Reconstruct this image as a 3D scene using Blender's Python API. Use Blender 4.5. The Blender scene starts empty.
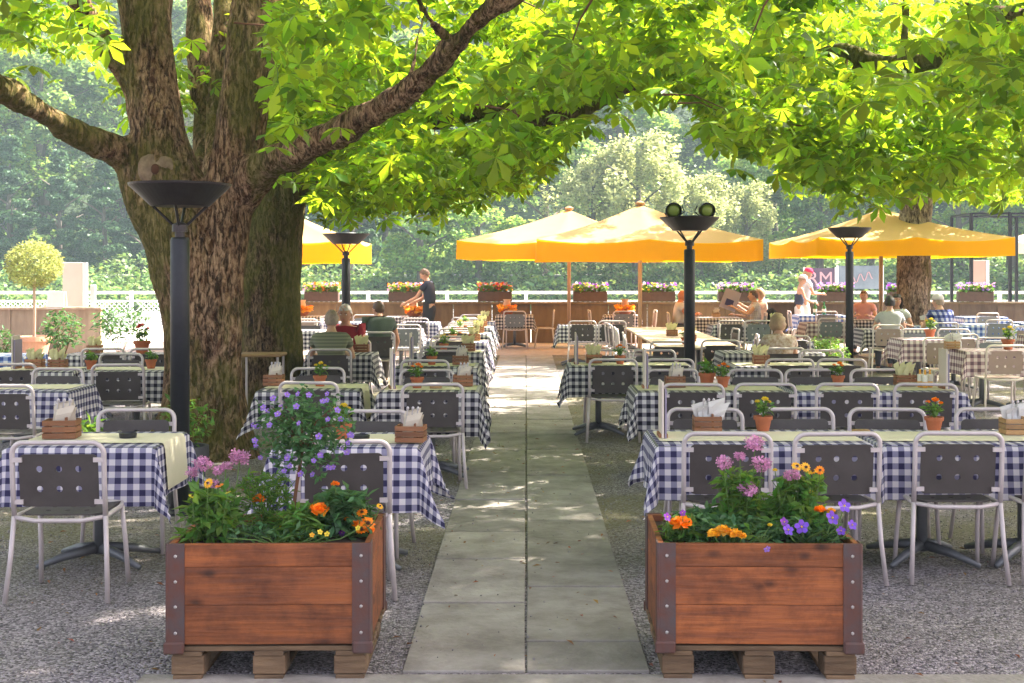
import bpy, bmesh, math, random
import numpy as np
from mathutils import Vector, Matrix, noise
R = math.radians
random.seed(7)
rng = np.random.default_rng(11)
S = bpy.context.scene
COL = S.collection

# ---------------------------------------------------------------- camera, sky, sun, exposure
CAMZ = 1.72
cam_d = bpy.data.cameras.new('camera'); cam = bpy.data.objects.new('camera', cam_d); COL.objects.link(cam)
cam.location = (0, 0, CAMZ); cam.rotation_euler = (R(90), 0, 0)
cam_d.sensor_width = 36; cam_d.lens = 1250 / 1024 * 36
cam_d.shift_x = -14 / 1024; cam_d.shift_y = -71.5 / 1024
cam_d.clip_start = 0.1; cam_d.clip_end = 3000
S.camera = cam
SUN_EL, SUN_AZ = 50, 66        # azimuth measured from +Y towards +X
w = bpy.data.worlds.new('World'); S.world = w; w.use_nodes = True
nt = w.node_tree; bg = nt.nodes['Background']
sky = nt.nodes.new('ShaderNodeTexSky'); sky.sky_type = 'NISHITA'; sky.sun_disc = False
sky.sun_elevation = R(SUN_EL); sky.sun_rotation = R(SUN_AZ); sky.air_density = 0.7; sky.dust_density = 4.0; sky.ozone_density = 0.3
hsv = nt.nodes.new('ShaderNodeHueSaturation'); hsv.inputs['Saturation'].default_value = 0.55
tint = nt.nodes.new('ShaderNodeMix'); tint.data_type = 'RGBA'; tint.blend_type = 'MULTIPLY'; tint.inputs[0].default_value = 1; tint.inputs[7].default_value = (1.08, 0.97, 0.95, 1)
nt.links.new(sky.outputs[0], hsv.inputs['Color']); nt.links.new(hsv.outputs[0], tint.inputs[6]); nt.links.new(tint.outputs[2], bg.inputs[0]); bg.inputs[1].default_value = 0.12
sd = bpy.data.lights.new('sun', 'SUN'); sd.energy = 5.0; sd.angle = R(0.6); sd.color = (1, 0.92, 0.78)
so = bpy.data.objects.new('sun', sd); COL.objects.link(so)
sv = Vector((math.sin(R(SUN_AZ)) * math.cos(R(SUN_EL)), math.cos(R(SUN_AZ)) * math.cos(R(SUN_EL)), math.sin(R(SUN_EL))))
so.rotation_euler = sv.to_track_quat('Z', 'Y').to_euler(); so.location = (20, 20, 40)
S.view_settings.view_transform = 'Standard'; S.view_settings.look = 'None'
S.view_settings.gamma = 1; S.view_settings.exposure = 2.55
S.view_settings.use_curve_mapping = False
cy = S.cycles
cy.max_bounces = 8; cy.diffuse_bounces = 4; cy.glossy_bounces = 2; cy.transmission_bounces = 5; cy.transparent_max_bounces = 6; cy.volume_bounces = 0
cy.use_denoising = True; cy.sample_clamp_indirect = 6; cy.caustics_reflective = False; cy.caustics_refractive = False

# ---------------------------------------------------------------- materials
MATS = {}
def mat(name, col, rough=0.7, metal=0.0, var=0.0, scale=8.0, col2=None, bump=0.0, bscale=None, coord='Object', stretch=(1, 1, 1), spec=0.4, island=0.0, detail=6):
    if name in MATS: return MATS[name]
    m = bpy.data.materials.new(name); m.use_nodes = True; MATS[name] = m
    N = m.node_tree.nodes; L = m.node_tree.links; b = N['Principled BSDF']
    b.inputs['Roughness'].default_value = rough; b.inputs['Metallic'].default_value = metal
    b.inputs['Specular IOR Level'].default_value = spec
    tc = N.new('ShaderNodeTexCoord'); mp = N.new('ShaderNodeMapping'); mp.inputs['Scale'].default_value = stretch
    L.new(tc.outputs[coord], mp.inputs['Vector'])
    out = None
    c2 = col2 if col2 else tuple(c * (1 - var) for c in col)
    if var > 0 or col2:
        n = N.new('ShaderNodeTexNoise'); n.inputs['Scale'].default_value = scale; n.inputs['Detail'].default_value = detail; n.inputs['Roughness'].default_value = 0.65
        L.new(mp.outputs[0], n.inputs['Vector'])
        r = N.new('ShaderNodeValToRGB'); r.color_ramp.elements[0].position = 0.33; r.color_ramp.elements[1].position = 0.67
        r.color_ramp.elements[0].color = (*c2, 1); r.color_ramp.elements[1].color = (*col, 1)
        L.new(n.outputs['Fac'], r.inputs['Fac']); out = r.outputs['Color']
    else:
        rgb = N.new('ShaderNodeRGB'); rgb.outputs[0].default_value = (*col, 1); out = rgb.outputs[0]
    if island > 0:
        g = N.new('ShaderNodeNewGeometry'); mr = N.new('ShaderNodeMapRange')
        mr.inputs['To Min'].default_value = 1 - island; mr.inputs['To Max'].default_value = 1 + island
        L.new(g.outputs['Random Per Island'], mr.inputs['Value'])
        hv = N.new('ShaderNodeHueSaturation'); L.new(out, hv.inputs['Color']); L.new(mr.outputs[0], hv.inputs['Value']); out = hv.outputs[0]
    L.new(out, b.inputs['Base Color'])
    if bump > 0:
        n2 = N.new('ShaderNodeTexNoise'); n2.inputs['Scale'].default_value = bscale or scale * 3; n2.inputs['Detail'].default_value = 8
        L.new(mp.outputs[0], n2.inputs['Vector'])
        bp = N.new('ShaderNodeBump'); bp.inputs['Strength'].default_value = bump; bp.inputs['Distance'].default_value = 0.02
        L.new(n2.outputs['Fac'], bp.inputs['Height']); L.new(bp.outputs[0], b.inputs['Normal'])
    return m

def leaf_mat(name, col, tcol, island=0.35, hue=0.03, tfac=0.5, gloss=0.0):
    if name in MATS: return MATS[name]
    m = bpy.data.materials.new(name); m.use_nodes = True; MATS[name] = m
    N = m.node_tree.nodes; L = m.node_tree.links
    b = N['Principled BSDF']; b.inputs['Roughness'].default_value = 0.5; b.inputs['Specular IOR Level'].default_value = 0.35 + gloss
    g = N.new('ShaderNodeNewGeometry')
    hv = N.new('ShaderNodeHueSaturation'); hv.inputs['Color'].default_value = (*col, 1)
    ht = N.new('ShaderNodeHueSaturation'); ht.inputs['Color'].default_value = (*tcol, 1)
    mr = N.new('ShaderNodeMapRange'); mr.inputs['To Min'].default_value = 1 - island; mr.inputs['To Max'].default_value = 1 + island
    mh = N.new('ShaderNodeMapRange'); mh.inputs['To Min'].default_value = 0.5 - hue; mh.inputs['To Max'].default_value = 0.5 + hue
    wn = N.new('ShaderNodeTexWhiteNoise'); wn.noise_dimensions = '1D'
    L.new(g.outputs['Random Per Island'], mr.inputs['Value']); L.new(g.outputs['Random Per Island'], wn.inputs['W'])
    L.new(wn.outputs['Value'], mh.inputs['Value'])
    for h in (hv, ht):
        L.new(mr.outputs[0], h.inputs['Value']); L.new(mh.outputs[0], h.inputs['Hue'])
    L.new(hv.outputs[0], b.inputs['Base Color'])
    t = N.new('ShaderNodeBsdfTranslucent'); L.new(ht.outputs[0], t.inputs['Color'])
    mx = N.new('ShaderNodeMixShader'); mx.inputs[0].default_value = tfac
    L.new(b.outputs[0], mx.inputs[1]); L.new(t.outputs[0], mx.inputs[2])
    L.new(mx.outputs[0], N['Material Output'].inputs['Surface'])
    return m

def gingham(name, dark, mid, light, cell=0.043, trans=0.25):
    if name in MATS: return MATS[name]
    m = bpy.data.materials.new(name); m.use_nodes = True; MATS[name] = m
    N = m.node_tree.nodes; L = m.node_tree.links; b = N['Principled BSDF']; b.inputs['Roughness'].default_value = 0.85
    b.inputs['Specular IOR Level'].default_value = 0.15
    tc = N.new('ShaderNodeTexCoord'); sp = N.new('ShaderNodeSeparateXYZ'); L.new(tc.outputs['UV'], sp.inputs[0])
    sq = []
    for ax in ('X', 'Y'):
        d = N.new('ShaderNodeMath'); d.operation = 'DIVIDE'; d.inputs[1].default_value = cell * 2; L.new(sp.outputs[ax], d.inputs[0])
        f = N.new('ShaderNodeMath'); f.operation = 'FRACT'; L.new(d.outputs[0], f.inputs[0])
        g = N.new('ShaderNodeMath'); g.operation = 'GREATER_THAN'; g.inputs[1].default_value = 0.5; L.new(f.outputs[0], g.inputs[0]); sq.append(g)
    a = N.new('ShaderNodeMath'); a.operation = 'ADD'; L.new(sq[0].outputs[0], a.inputs[0]); L.new(sq[1].outputs[0], a.inputs[1])
    hlf = N.new('ShaderNodeMath'); hlf.operation = 'MULTIPLY'; hlf.inputs[1].default_value = 0.5; L.new(a.outputs[0], hlf.inputs[0])
    r = N.new('ShaderNodeValToRGB'); r.color_ramp.interpolation = 'CONSTANT'
    r.color_ramp.elements[0].position = 0; r.color_ramp.elements[0].color = (*dark, 1)
    e = r.color_ramp.elements[1]; e.position = 0.25; e.color = (*mid, 1)
    e = r.color_ramp.elements.new(0.75); e.color = (*light, 1)
    L.new(hlf.outputs[0], r.inputs['Fac']); L.new(r.outputs[0], b.inputs['Base Color'])
    n2 = N.new('ShaderNodeTexNoise'); n2.inputs['Scale'].default_value = 9; L.new(tc.outputs['UV'], n2.inputs['Vector'])
    bp = N.new('ShaderNodeBump'); bp.inputs['Strength'].default_value = 0.35; bp.inputs['Distance'].default_value = 0.02
    L.new(n2.outputs['Fac'], bp.inputs['Height']); L.new(bp.outputs[0], b.inputs['Normal'])
    t = N.new('ShaderNodeBsdfTranslucent'); L.new(r.outputs[0], t.inputs['Color'])
    mx = N.new('ShaderNodeMixShader'); mx.inputs[0].default_value = trans
    L.new(b.outputs[0], mx.inputs[1]); L.new(t.outputs[0], mx.inputs[2]); L.new(mx.outputs[0], N['Material Output'].inputs['Surface'])
    return m

def fabric(name, col, tcol, tfac=0.4, var=0.08):
    m = mat(name, col, 0.85, var=var, scale=3, bump=0.15, bscale=40, spec=0.2)
    N = m.node_tree.nodes; L = m.node_tree.links
    t = N.new('ShaderNodeBsdfTranslucent'); t.inputs['Color'].default_value = (*tcol, 1)
    mx = N.new('ShaderNodeMixShader'); mx.inputs[0].default_value = tfac
    L.new(N['Principled BSDF'].outputs[0], mx.inputs[1]); L.new(t.outputs[0], mx.inputs[2]); L.new(mx.outputs[0], N['Material Output'].inputs['Surface'])
    return m

def wood(name, c1, c2, stretch=(1.2, 14, 14), rough=0.55, bump=0.25, knots=False):
    if name in MATS: return MATS[name]
    m = mat(name, c1, rough, col2=c2, scale=2.2, bump=bump, bscale=5, stretch=stretch, detail=8)
    N = m.node_tree.nodes; L = m.node_tree.links; b = N['Principled BSDF']
    src = b.inputs['Base Color'].links[0].from_socket; oi = N.new('ShaderNodeObjectInfo'); hs = N.new('ShaderNodeHueSaturation'); mr_ = N.new('ShaderNodeMapRange')
    mr_.inputs['To Min'].default_value = .72; mr_.inputs['To Max'].default_value = 1.25; L.new(oi.outputs['Random'], mr_.inputs[0]); L.new(mr_.outputs[0], hs.inputs['Value']); L.new(src, hs.inputs['Color']); L.new(hs.outputs[0], b.inputs['Base Color'])
    if knots:
        N = m.node_tree.nodes; L = m.node_tree.links; b = N['Principled BSDF']
        src = b.inputs['Base Color'].links[0].from_socket
        tc = N.new('ShaderNodeTexCoord'); mp = N.new('ShaderNodeMapping'); mp.inputs['Scale'].default_value = (4.2, 4.2, 7.5)
        nz = N.new('ShaderNodeTexNoise'); nz.inputs['Scale'].default_value = 3
        mxv = N.new('ShaderNodeMix'); mxv.data_type = 'VECTOR'; mxv.inputs[0].default_value = 0.12
        L.new(tc.outputs['Object'], mp.inputs[0]); L.new(tc.outputs['Object'], nz.inputs[0])
        L.new(mp.outputs[0], mxv.inputs[4]); L.new(nz.outputs['Color'], mxv.inputs[5])
        v = N.new('ShaderNodeTexVoronoi'); v.inputs['Scale'].default_value = 1.3; L.new(mxv.outputs[1], v.inputs['Vector'])
        r = N.new('ShaderNodeValToRGB'); r.color_ramp.elements[0].position = 0.06; r.color_ramp.elements[0].color = (0.18, 0.14, 0.12, 1)
        r.color_ramp.elements[1].position = 0.20; r.color_ramp.elements[1].color = (1, 1, 1, 1)
        L.new(v.outputs['Distance'], r.inputs['Fac'])
        mm = N.new('ShaderNodeMix'); mm.data_type = 'RGBA'; mm.blend_type = 'MULTIPLY'; mm.inputs[0].default_value = 0.85
        L.new(src, mm.inputs[6]); L.new(r.outputs[0], mm.inputs[7])
        ns = N.new('ShaderNodeTexNoise'); ns.inputs['Scale'].default_value = 4.5; ns.inputs['Detail'].default_value = 9; ns.inputs['Roughness'].default_value = .7; L.new(tc.outputs['Object'], ns.inputs['Vector'])
        rs = N.new('ShaderNodeValToRGB'); rs.color_ramp.elements[0].position = .36; rs.color_ramp.elements[0].color = (.45, .38, .36, 1); rs.color_ramp.elements[1].position = .56; rs.color_ramp.elements[1].color = (1.05, 1, 1, 1); L.new(ns.outputs['Fac'], rs.inputs[0])
        m3 = N.new('ShaderNodeMix'); m3.data_type = 'RGBA'; m3.blend_type = 'MULTIPLY'; m3.inputs[0].default_value = .9; L.new(mm.outputs[2], m3.inputs[6]); L.new(rs.outputs[0], m3.inputs[7]); L.new(m3.outputs[2], b.inputs['Base Color'])
    return m

M_frame = mat('painted_steel', (0.56, 0.49, 0.49), 0.38, 0.15, var=0.12, scale=14, bump=0.05)
M_plate = mat('dark_seat_shell', (0.070, 0.058, 0.056), 0.5, var=0.3, scale=5, col2=(0.045, 0.036, 0.034), bump=0.06, bscale=80)
M_iron = mat('black_iron', (0.028, 0.028, 0.036), 0.42, 0.3, var=0.3, scale=10)
M_dish = mat('dish_metal', (0.05, 0.04, 0.042), 0.38, 0.5, var=0.35, scale=6)
M_galv = mat('grey_base', (0.16, 0.165, 0.18), 0.5, 0.4, var=0.25, scale=10)
M_ging = gingham('gingham_cloth', (0.045, 0.04, 0.105), (0.32, 0.30, 0.43), (0.82, 0.77, 0.81), cell=.034)
M_gingk = gingham('gingham_cloth_black', (0.022, 0.02, 0.035), (0.27, 0.25, 0.29), (0.80, 0.76, 0.75), cell=.034)
M_gingb = gingham('gingham_cloth_blue', (0.05, 0.09, 0.32), (0.28, 0.36, 0.62), (0.78, 0.78, 0.82), cell=0.05)
M_runner = fabric('runner_cloth', (0.82, 0.75, 0.57), (0.66, 0.62, 0.42), 0.2)
M_terra = mat('terracotta', (0.42, 0.125, 0.05), 0.8, var=0.25, scale=12, bump=0.1)
M_soil = mat('soil', (0.05, 0.033, 0.022), 0.95, var=0.5, scale=40, bump=0.6, bscale=60)
M_paper = fabric('napkin_paper', (0.78, 0.70, 0.58), (0.6, 0.5, 0.4), 0.25)
M_paperw = fabric('white_paper', (0.82, 0.80, 0.78), (0.6, 0.58, 0.55), 0.25)
M_papery = fabric('yellow_napkin', (0.78, 0.74, 0.42), (0.6, 0.58, 0.3), 0.25)
M_boxw = wood('basket_wood', (0.30, 0.13, 0.055), (0.17, 0.065, 0.03), stretch=(3, 20, 20))
M_boxl = wood('basket_wood_light', (0.45, 0.27, 0.12), (0.30, 0.16, 0.07), stretch=(3, 20, 20))
M_plank = wood('stained_plank', (0.32, 0.098, 0.026), (0.15, 0.046, 0.018), stretch=(1.0, 9, 13), rough=0.6, knots=True)
M_bracket = mat('rusty_bracket', (0.085, 0.07, 0.075), 0.6, 0.3, col2=(0.13, 0.045, 0.03), scale=6, bump=0.2)
M_bolt = mat('bolt_steel', (0.45, 0.42, 0.42), 0.35, 0.8)
M_pallet = wood('pallet_wood', (0.20, 0.125, 0.07), (0.10, 0.06, 0.035), stretch=(2, 10, 10), rough=0.85, bump=0.5)
M_table = wood('grey_table_wood', (0.50, 0.38, 0.27), (0.34, 0.24, 0.16), stretch=(12, 1.2, 12))
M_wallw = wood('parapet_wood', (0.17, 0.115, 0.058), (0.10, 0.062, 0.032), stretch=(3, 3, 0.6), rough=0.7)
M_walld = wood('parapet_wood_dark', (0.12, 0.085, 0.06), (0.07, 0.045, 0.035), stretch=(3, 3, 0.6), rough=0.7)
M_fencew = wood('weathered_board', (0.52, 0.38, 0.28), (0.34, 0.23, 0.17), stretch=(3, 3, 0.5), rough=0.8)
M_white = mat('white_paint', (0.78, 0.78, 0.78), 0.5, var=0.08, scale=5)
M_cream = mat('cream_board', (0.66, 0.57, 0.50), 0.6, var=0.06, scale=4)
M_can = fabric('glare_paled_canvas', (0.62, 0.44, 0.20), (0.8, 0.42, 0.06), 0.35)  # yellow canopy canvas with the sky glare mixed into its colour
M_val = fabric('orange_valance_canvas', (0.90, 0.45, 0.005), (1.0, 0.54, 0.005), 0.55)
M_pole = wood('pale_pole_wood', (0.62, 0.45, 0.32), (0.48, 0.32, 0.22), stretch=(10, 10, 1))
M_cream_can = fabric('cream_canvas', (0.75, 0.62, 0.5), (0.6, 0.45, 0.35), 0.3)
M_leaf = leaf_mat('chestnut_leaf', (0.088, 0.19, 0.018), (0.44, 0.62, 0.02), 0.5, 0.026, 0.56)
M_leaf2 = leaf_mat('herb_leaf', (0.085, 0.20, 0.035), (0.26, 0.42, 0.04), 0.4, 0.03, 0.35)
M_leaf3 = leaf_mat('blue_green_leaf', (0.06, 0.15, 0.055), (0.14, 0.28, 0.06), 0.4, 0.02, 0.3)
M_green_stem = mat('green_stem', (0.08, 0.15, 0.03), 0.7)
M_brown_stem = mat('brown_stem', (0.16, 0.07, 0.035), 0.8, var=0.3, scale=20)
M_orange = leaf_mat('orange_petal', (0.95, 0.26, 0.005), (1.0, 0.34, 0.005), 0.25, 0.015, 0.3)
M_gold = leaf_mat('golden_petal', (0.85, 0.42, 0.02), (0.9, 0.5, 0.02), 0.25, 0.015, 0.3)
M_yellow = leaf_mat('yellow_petal', (0.8, 0.62, 0.05), (0.9, 0.7, 0.05), 0.2, 0.01, 0.3)
M_pink = leaf_mat('pink_petal', (0.62, 0.28, 0.50), (0.7, 0.35, 0.55), 0.35, 0.02, 0.35)
M_violet = leaf_mat('violet_petal', (0.30, 0.15, 0.60), (0.4, 0.22, 0.7), 0.3, 0.02, 0.35)
M_petu = leaf_mat('deep_violet_petal', (0.22, 0.07, 0.60), (0.3, 0.1, 0.7), 0.3, 0.02, 0.3)
M_purple = leaf_mat('purple_petal', (0.25, 0.04, 0.42), (0.35, 0.06, 0.5), 0.3, 0.03, 0.35)
M_red = leaf_mat('red_petal', (0.6, 0.03, 0.02), (0.7, 0.05, 0.03), 0.3, 0.02, 0.3)
M_dark = mat('dark_centre', (0.08, 0.03, 0.015), 0.9)
M_skin = mat('skin', (0.56, 0.32, 0.22), 0.55, var=0.08, scale=20)
M_skin2 = mat('skin_tanned', (0.48, 0.24, 0.15), 0.55, var=0.08, scale=20)
M_black = mat('black_cloth', (0.018, 0.019, 0.028), 0.85, var=0.2)
M_shoe = mat('shoe_leather', (0.03, 0.028, 0.028), 0.5)
M_jeans = mat('dark_trousers', (0.06, 0.06, 0.075), 0.85, var=0.2)
M_glassg = mat('green_glass', (0.02, 0.20, 0.05), 0.08, spec=0.8)
M_glassg.node_tree.nodes['Principled BSDF'].inputs['Transmission Weight'].default_value = 0.5
M_beer = mat('beer', (0.75, 0.32, 0.04), 0.08, spec=0.6)
M_foam = mat('beer_foam', (0.85, 0.8, 0.7), 0.8)
M_label = mat('bottle_label', (0.75, 0.72, 0.6), 0.6)
M_mustard = mat('mustard_bottle', (0.75, 0.36, 0.03), 0.3)

# ---------------------------------------------------------------- mesh builder
class MB:
    def __init__(s): s.v = []; s.f = []; s.m = []; s.uv = None; s.mi = 0
    def add(s, vs, fs):
        o = len(s.v); s.v += [tuple(v) for v in vs]
        s.f += [tuple(i + o for i in f) for f in fs]; s.m += [s.mi] * len(fs)
    def box(s, c, d, rot=None, taper=1.0, ch=0.0):
        hx, hy, hz = d[0] / 2, d[1] / 2, d[2] / 2
        if ch > 0:
            e = min(ch, hx * .9, hy * .9, hz * .9)
            vs = []
            bm = bmesh.new(); bmesh.ops.create_cube(bm, size=1)
            for v in bm.verts: v.co = Vector((v.co.x * d[0], v.co.y * d[1], v.co.z * d[2]))
            bmesh.ops.bevel(bm, geom=bm.edges[:], offset=e, segments=1, affect='EDGES')
            bm.verts.index_update(); vs = [v.co.copy() for v in bm.verts]; fs = [tuple(v.index for v in f.verts) for f in bm.faces]; bm.free()
        else:
            vs = [Vector((x * hx * (taper if z > 0 else 1), y * hy * (taper if z > 0 else 1), z * hz)) for z in (-1, 1) for x, y in ((-1, -1), (1, -1), (1, 1), (-1, 1))]
            fs = [(0, 3, 2, 1), (4, 5, 6, 7), (0, 1, 5, 4), (1, 2, 6, 5), (2, 3, 7, 6), (3, 0, 4, 7)]
        if rot is not None: vs = [rot @ v for v in vs]
        c = Vector(c); s.add([v + c for v in vs], fs)
    def tube(s, pts, rad, n=8, cap=True, jit=0):
        pts = [Vector(p) for p in pts]; k = len(pts)
        if not isinstance(rad, (list, tuple)): rad = [rad] * k
        t0 = (pts[1] - pts[0]).normalized(); u = t0.orthogonal().normalized(); vs = []
        for i, p in enumerate(pts):
            t = (pts[min(i + 1, k - 1)] - pts[max(i - 1, 0)])
            if t.length < 1e-9: t = t0
            t.normalize(); u = (u - t * u.dot(t)).normalized(); b = t.cross(u)
            for j in range(n):
                a = 2 * math.pi * j / n; vs.append(p + (u * math.cos(a) + b * math.sin(a)) * rad[i])
        fs = [(i * n + j, i * n + (j + 1) % n, (i + 1) * n + (j + 1) % n, (i + 1) * n + j) for i in range(k - 1) for j in range(n)]
        if cap: fs += [tuple(reversed(range(n))), tuple(range((k - 1) * n, k * n))]
        s.add(vs, fs)
    def lathe(s, prof, n=24, c=(0, 0, 0), cap=True):
        vs = []; k = len(prof)
        for r, z in prof:
            for j in range(n):
                a = 2 * math.pi * j / n; vs.append((c[0] + r * math.cos(a), c[1] + r * math.sin(a), c[2] + z))
        fs = [(i * n + j, i * n + (j + 1) % n, (i + 1) * n + (j + 1) % n, (i + 1) * n + j) for i in range(k - 1) for j in range(n)]
        if cap: fs += [tuple(reversed(range(n))), tuple(range((k - 1) * n, k * n))]
        s.add(vs, fs)
    def ball(s, c, r, n=8, sc=(1, 1, 1)):
        bm = bmesh.new(); bmesh.ops.create_icosphere(bm, subdivisions=n, radius=1); bm.verts.index_update()
        s.add([Vector((v.co.x * r * sc[0] + c[0], v.co.y * r * sc[1] + c[1], v.co.z * r * sc[2] + c[2])) for v in bm.verts], [tuple(v.index for v in f.verts) for f in bm.faces]); bm.free()
    def build(s, name, mt, parent=None, smooth=False, loc=None, rotz=0):
        me = bpy.data.meshes.new(name); me.from_pydata(s.v, [], s.f)
        if isinstance(mt, (list, tuple)):
            for x in mt: me.materials.append(x)
            me.polygons.foreach_set('material_index', s.m)
        else: me.materials.append(mt)
        if s.uv:
            l = me.uv_layers.new(name='UVMap'); vi = np.zeros(len(me.loops), int); me.loops.foreach_get('vertex_index', vi)
            l.data.foreach_set('uv', np.array(s.uv, dtype=np.float32)[vi].ravel())
        if smooth: me.polygons.foreach_set('use_smooth', [True] * len(me.polygons))
        me.update()
        o = bpy.data.objects.new(name, me); COL.objects.link(o); o.parent = parent
        if loc is not None: o.location = loc
        o.rotation_euler.z = rotz
        return o

def tag(o, label, cat, group=None):
    o['label'] = label; o['category'] = cat
    if group: o['group'] = group
    return o
def thing(name, label, cat, loc=(0, 0, 0), rotz=0, group=None):
    o = bpy.data.objects.new(name, None); COL.objects.link(o); o.empty_display_size = 0.1
    o.location = loc; o.rotation_euler = (0, 0, rotz); return tag(o, label, cat, group)
def struct(o, kind='structure'): o['kind'] = kind; return o
KIDS = {}
def kids(o):
    if o.name not in KIDS: KIDS[o.name] = [c for c in COL.objects if c.parent == o]
    return KIDS[o.name]
def dup(root, loc, rotz, label, cat=None, group=None, scale=None):
    def rec(o, par):
        c = o.copy(); COL.objects.link(c); c.parent = par
        for k in kids(o): rec(k, c)
        return c
    r = rec(root, None); r.location = loc; r.rotation_euler = (0, 0, rotz); r['label'] = label
    if cat: r['category'] = cat
    if group: r['group'] = group
    elif 'group' in r and group is not None: del r['group']
    if scale: r.scale = (scale,) * 3 if not isinstance(scale, tuple) else scale
    return r
PROTO = {}
def place(key, maker, loc, rotz, label, group=None, scale=None):
    if key not in PROTO:
        o = maker(); PROTO[key] = o
        kids(o); [kids(k) for k in kids(o)]
        o.location = loc; o.rotation_euler = (0, 0, rotz); o['label'] = label
        if group: o['group'] = group
        if scale: o.scale = (scale,) * 3 if not isinstance(scale, tuple) else scale
        return o
    return dup(PROTO[key], loc, rotz, label, group=group, scale=scale)

def mesh_np(name, V, F, mt, parent=None, nper=4, smooth=False, midx=None):
    me = bpy.data.meshes.new(name); V = np.asarray(V, np.float32); F = np.asarray(F, np.int32)
    me.vertices.add(len(V)); me.vertices.foreach_set('co', V.ravel())
    me.loops.add(F.size); me.loops.foreach_set('vertex_index', F.ravel())
    me.polygons.add(len(F)); me.polygons.foreach_set('loop_start', np.arange(0, F.size, F.shape[1], dtype=np.int32))
    me.polygons.foreach_set('loop_total', np.full(len(F), F.shape[1], np.int32))
    for x in (mt if isinstance(mt, (list, tuple)) else [mt]): me.materials.append(x)
    if midx is not None: me.polygons.foreach_set('material_index', midx)
    me.update(calc_edges=True); me.validate()
    o = bpy.data.objects.new(name, me); COL.objects.link(o); o.parent = parent
    return o
def rand_rot(n, tilt=0.6, rg=rng):
    """random yaw, random tilt away from +Z"""
    yaw = rg.uniform(0, 2 * np.pi, n); t = np.abs(rg.normal(0, tilt, n)); ax = rg.uniform(0, 2 * np.pi, n)
    cz, sz = np.cos(yaw), np.sin(yaw)
    Rz = np.zeros((n, 3, 3)); Rz[:, 0, 0] = cz; Rz[:, 0, 1] = -sz; Rz[:, 1, 0] = sz; Rz[:, 1, 1] = cz; Rz[:, 2, 2] = 1
    k = np.stack([np.cos(ax), np.sin(ax), np.zeros(n)], 1); K = np.zeros((n, 3, 3))
    K[:, 0, 2] = k[:, 1]; K[:, 1, 2] = -k[:, 0]; K[:, 2, 0] = -k[:, 1]; K[:, 2, 1] = k[:, 0]
    Rt = np.eye(3)[None] + np.sin(t)[:, None, None] * K + (1 - np.cos(t))[:, None, None] * (K @ K)
    return Rt @ Rz
def scatter(tv, tf, pos, rot, sc):
    tv = np.asarray(tv, float); tf = np.asarray(tf, int); n = len(pos)
    V = np.einsum('nij,mj->nmi', rot, tv) * np.asarray(sc).reshape(-1, 1, 1) + pos[:, None, :]
    F = tf[None] + (np.arange(n) * len(tv))[:, None, None]
    return V.reshape(-1, 3), F.reshape(-1, tf.shape[1])
# leaf templates (unit length)
def leaflet(ang, L=1.0, wd=0.42, droop=0.35, rich=True):
    ca, sa = math.cos(ang), math.sin(ang)
    def P(l, x, dz=0): return (l * ca - x * sa, l * sa + x * ca, -droop * l * l + dz)
    if rich:
        v = [P(0, 0), P(.35 * L, -.22 * wd), P(.35 * L, .22 * wd), P(.68 * L, -.5 * wd, .02), P(.68 * L, .5 * wd, .02), P(L, 0), P(.35 * L, 0, -.03), P(.7 * L, 0, -.05)]
        f = [(0, 1, 6, 6), (0, 6, 2, 2), (1, 3, 7, 6), (6, 7, 4, 2), (3, 5, 7, 7), (7, 5, 4, 4)]
        return v, f
    v = [P(0, 0), P(.65 * L, -.5 * wd, .02), P(.6 * L, 0, -.04), P(.65 * L, .5 * wd, .02), P(L, 0)]
    return v, [(0, 1, 4, 2), (0, 2, 4, 3)]
def compound(n, rich):
    V = []; F = []; DR = .5
    for i in range(n):
        a = (i - (n - 1) / 2) * (3.9 / (n - 1)); L = 1.0 - 0.32 * abs(i - (n - 1) / 2) / ((n - 1) / 2)
        v, f = leaflet(a, L, 0.42 * L ** .5, 0.55, rich); o = len(V); V += v; F += [tuple(k + o for k in q) for q in f]
    return V, F
# triangles are written as quads with a repeated last index; split them to triangles
def tri(F):
    out = []
    for q in F:
        if q[2] == q[3]: out.append(q[:3])
        else: out += [(q[0], q[1], q[2]), (q[0], q[2], q[3])]
    return out
CV, CF = compound(6, True); CF = tri(CF)
SV, SF = compound(5, False); SF = tri(SF)
LV = [(0, 0, 0), (.5, -.2, .03), (.45, 0, -.03), (.5, .2, .03), (1, 0, -.18)]; LF = tri([(0, 1, 4, 2), (0, 2, 4, 3)])

def PX(px, Y): return (px - 526) * Y / 1250
def TY(py): return 1250 / (py - 270)
TZ = 0.72

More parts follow.
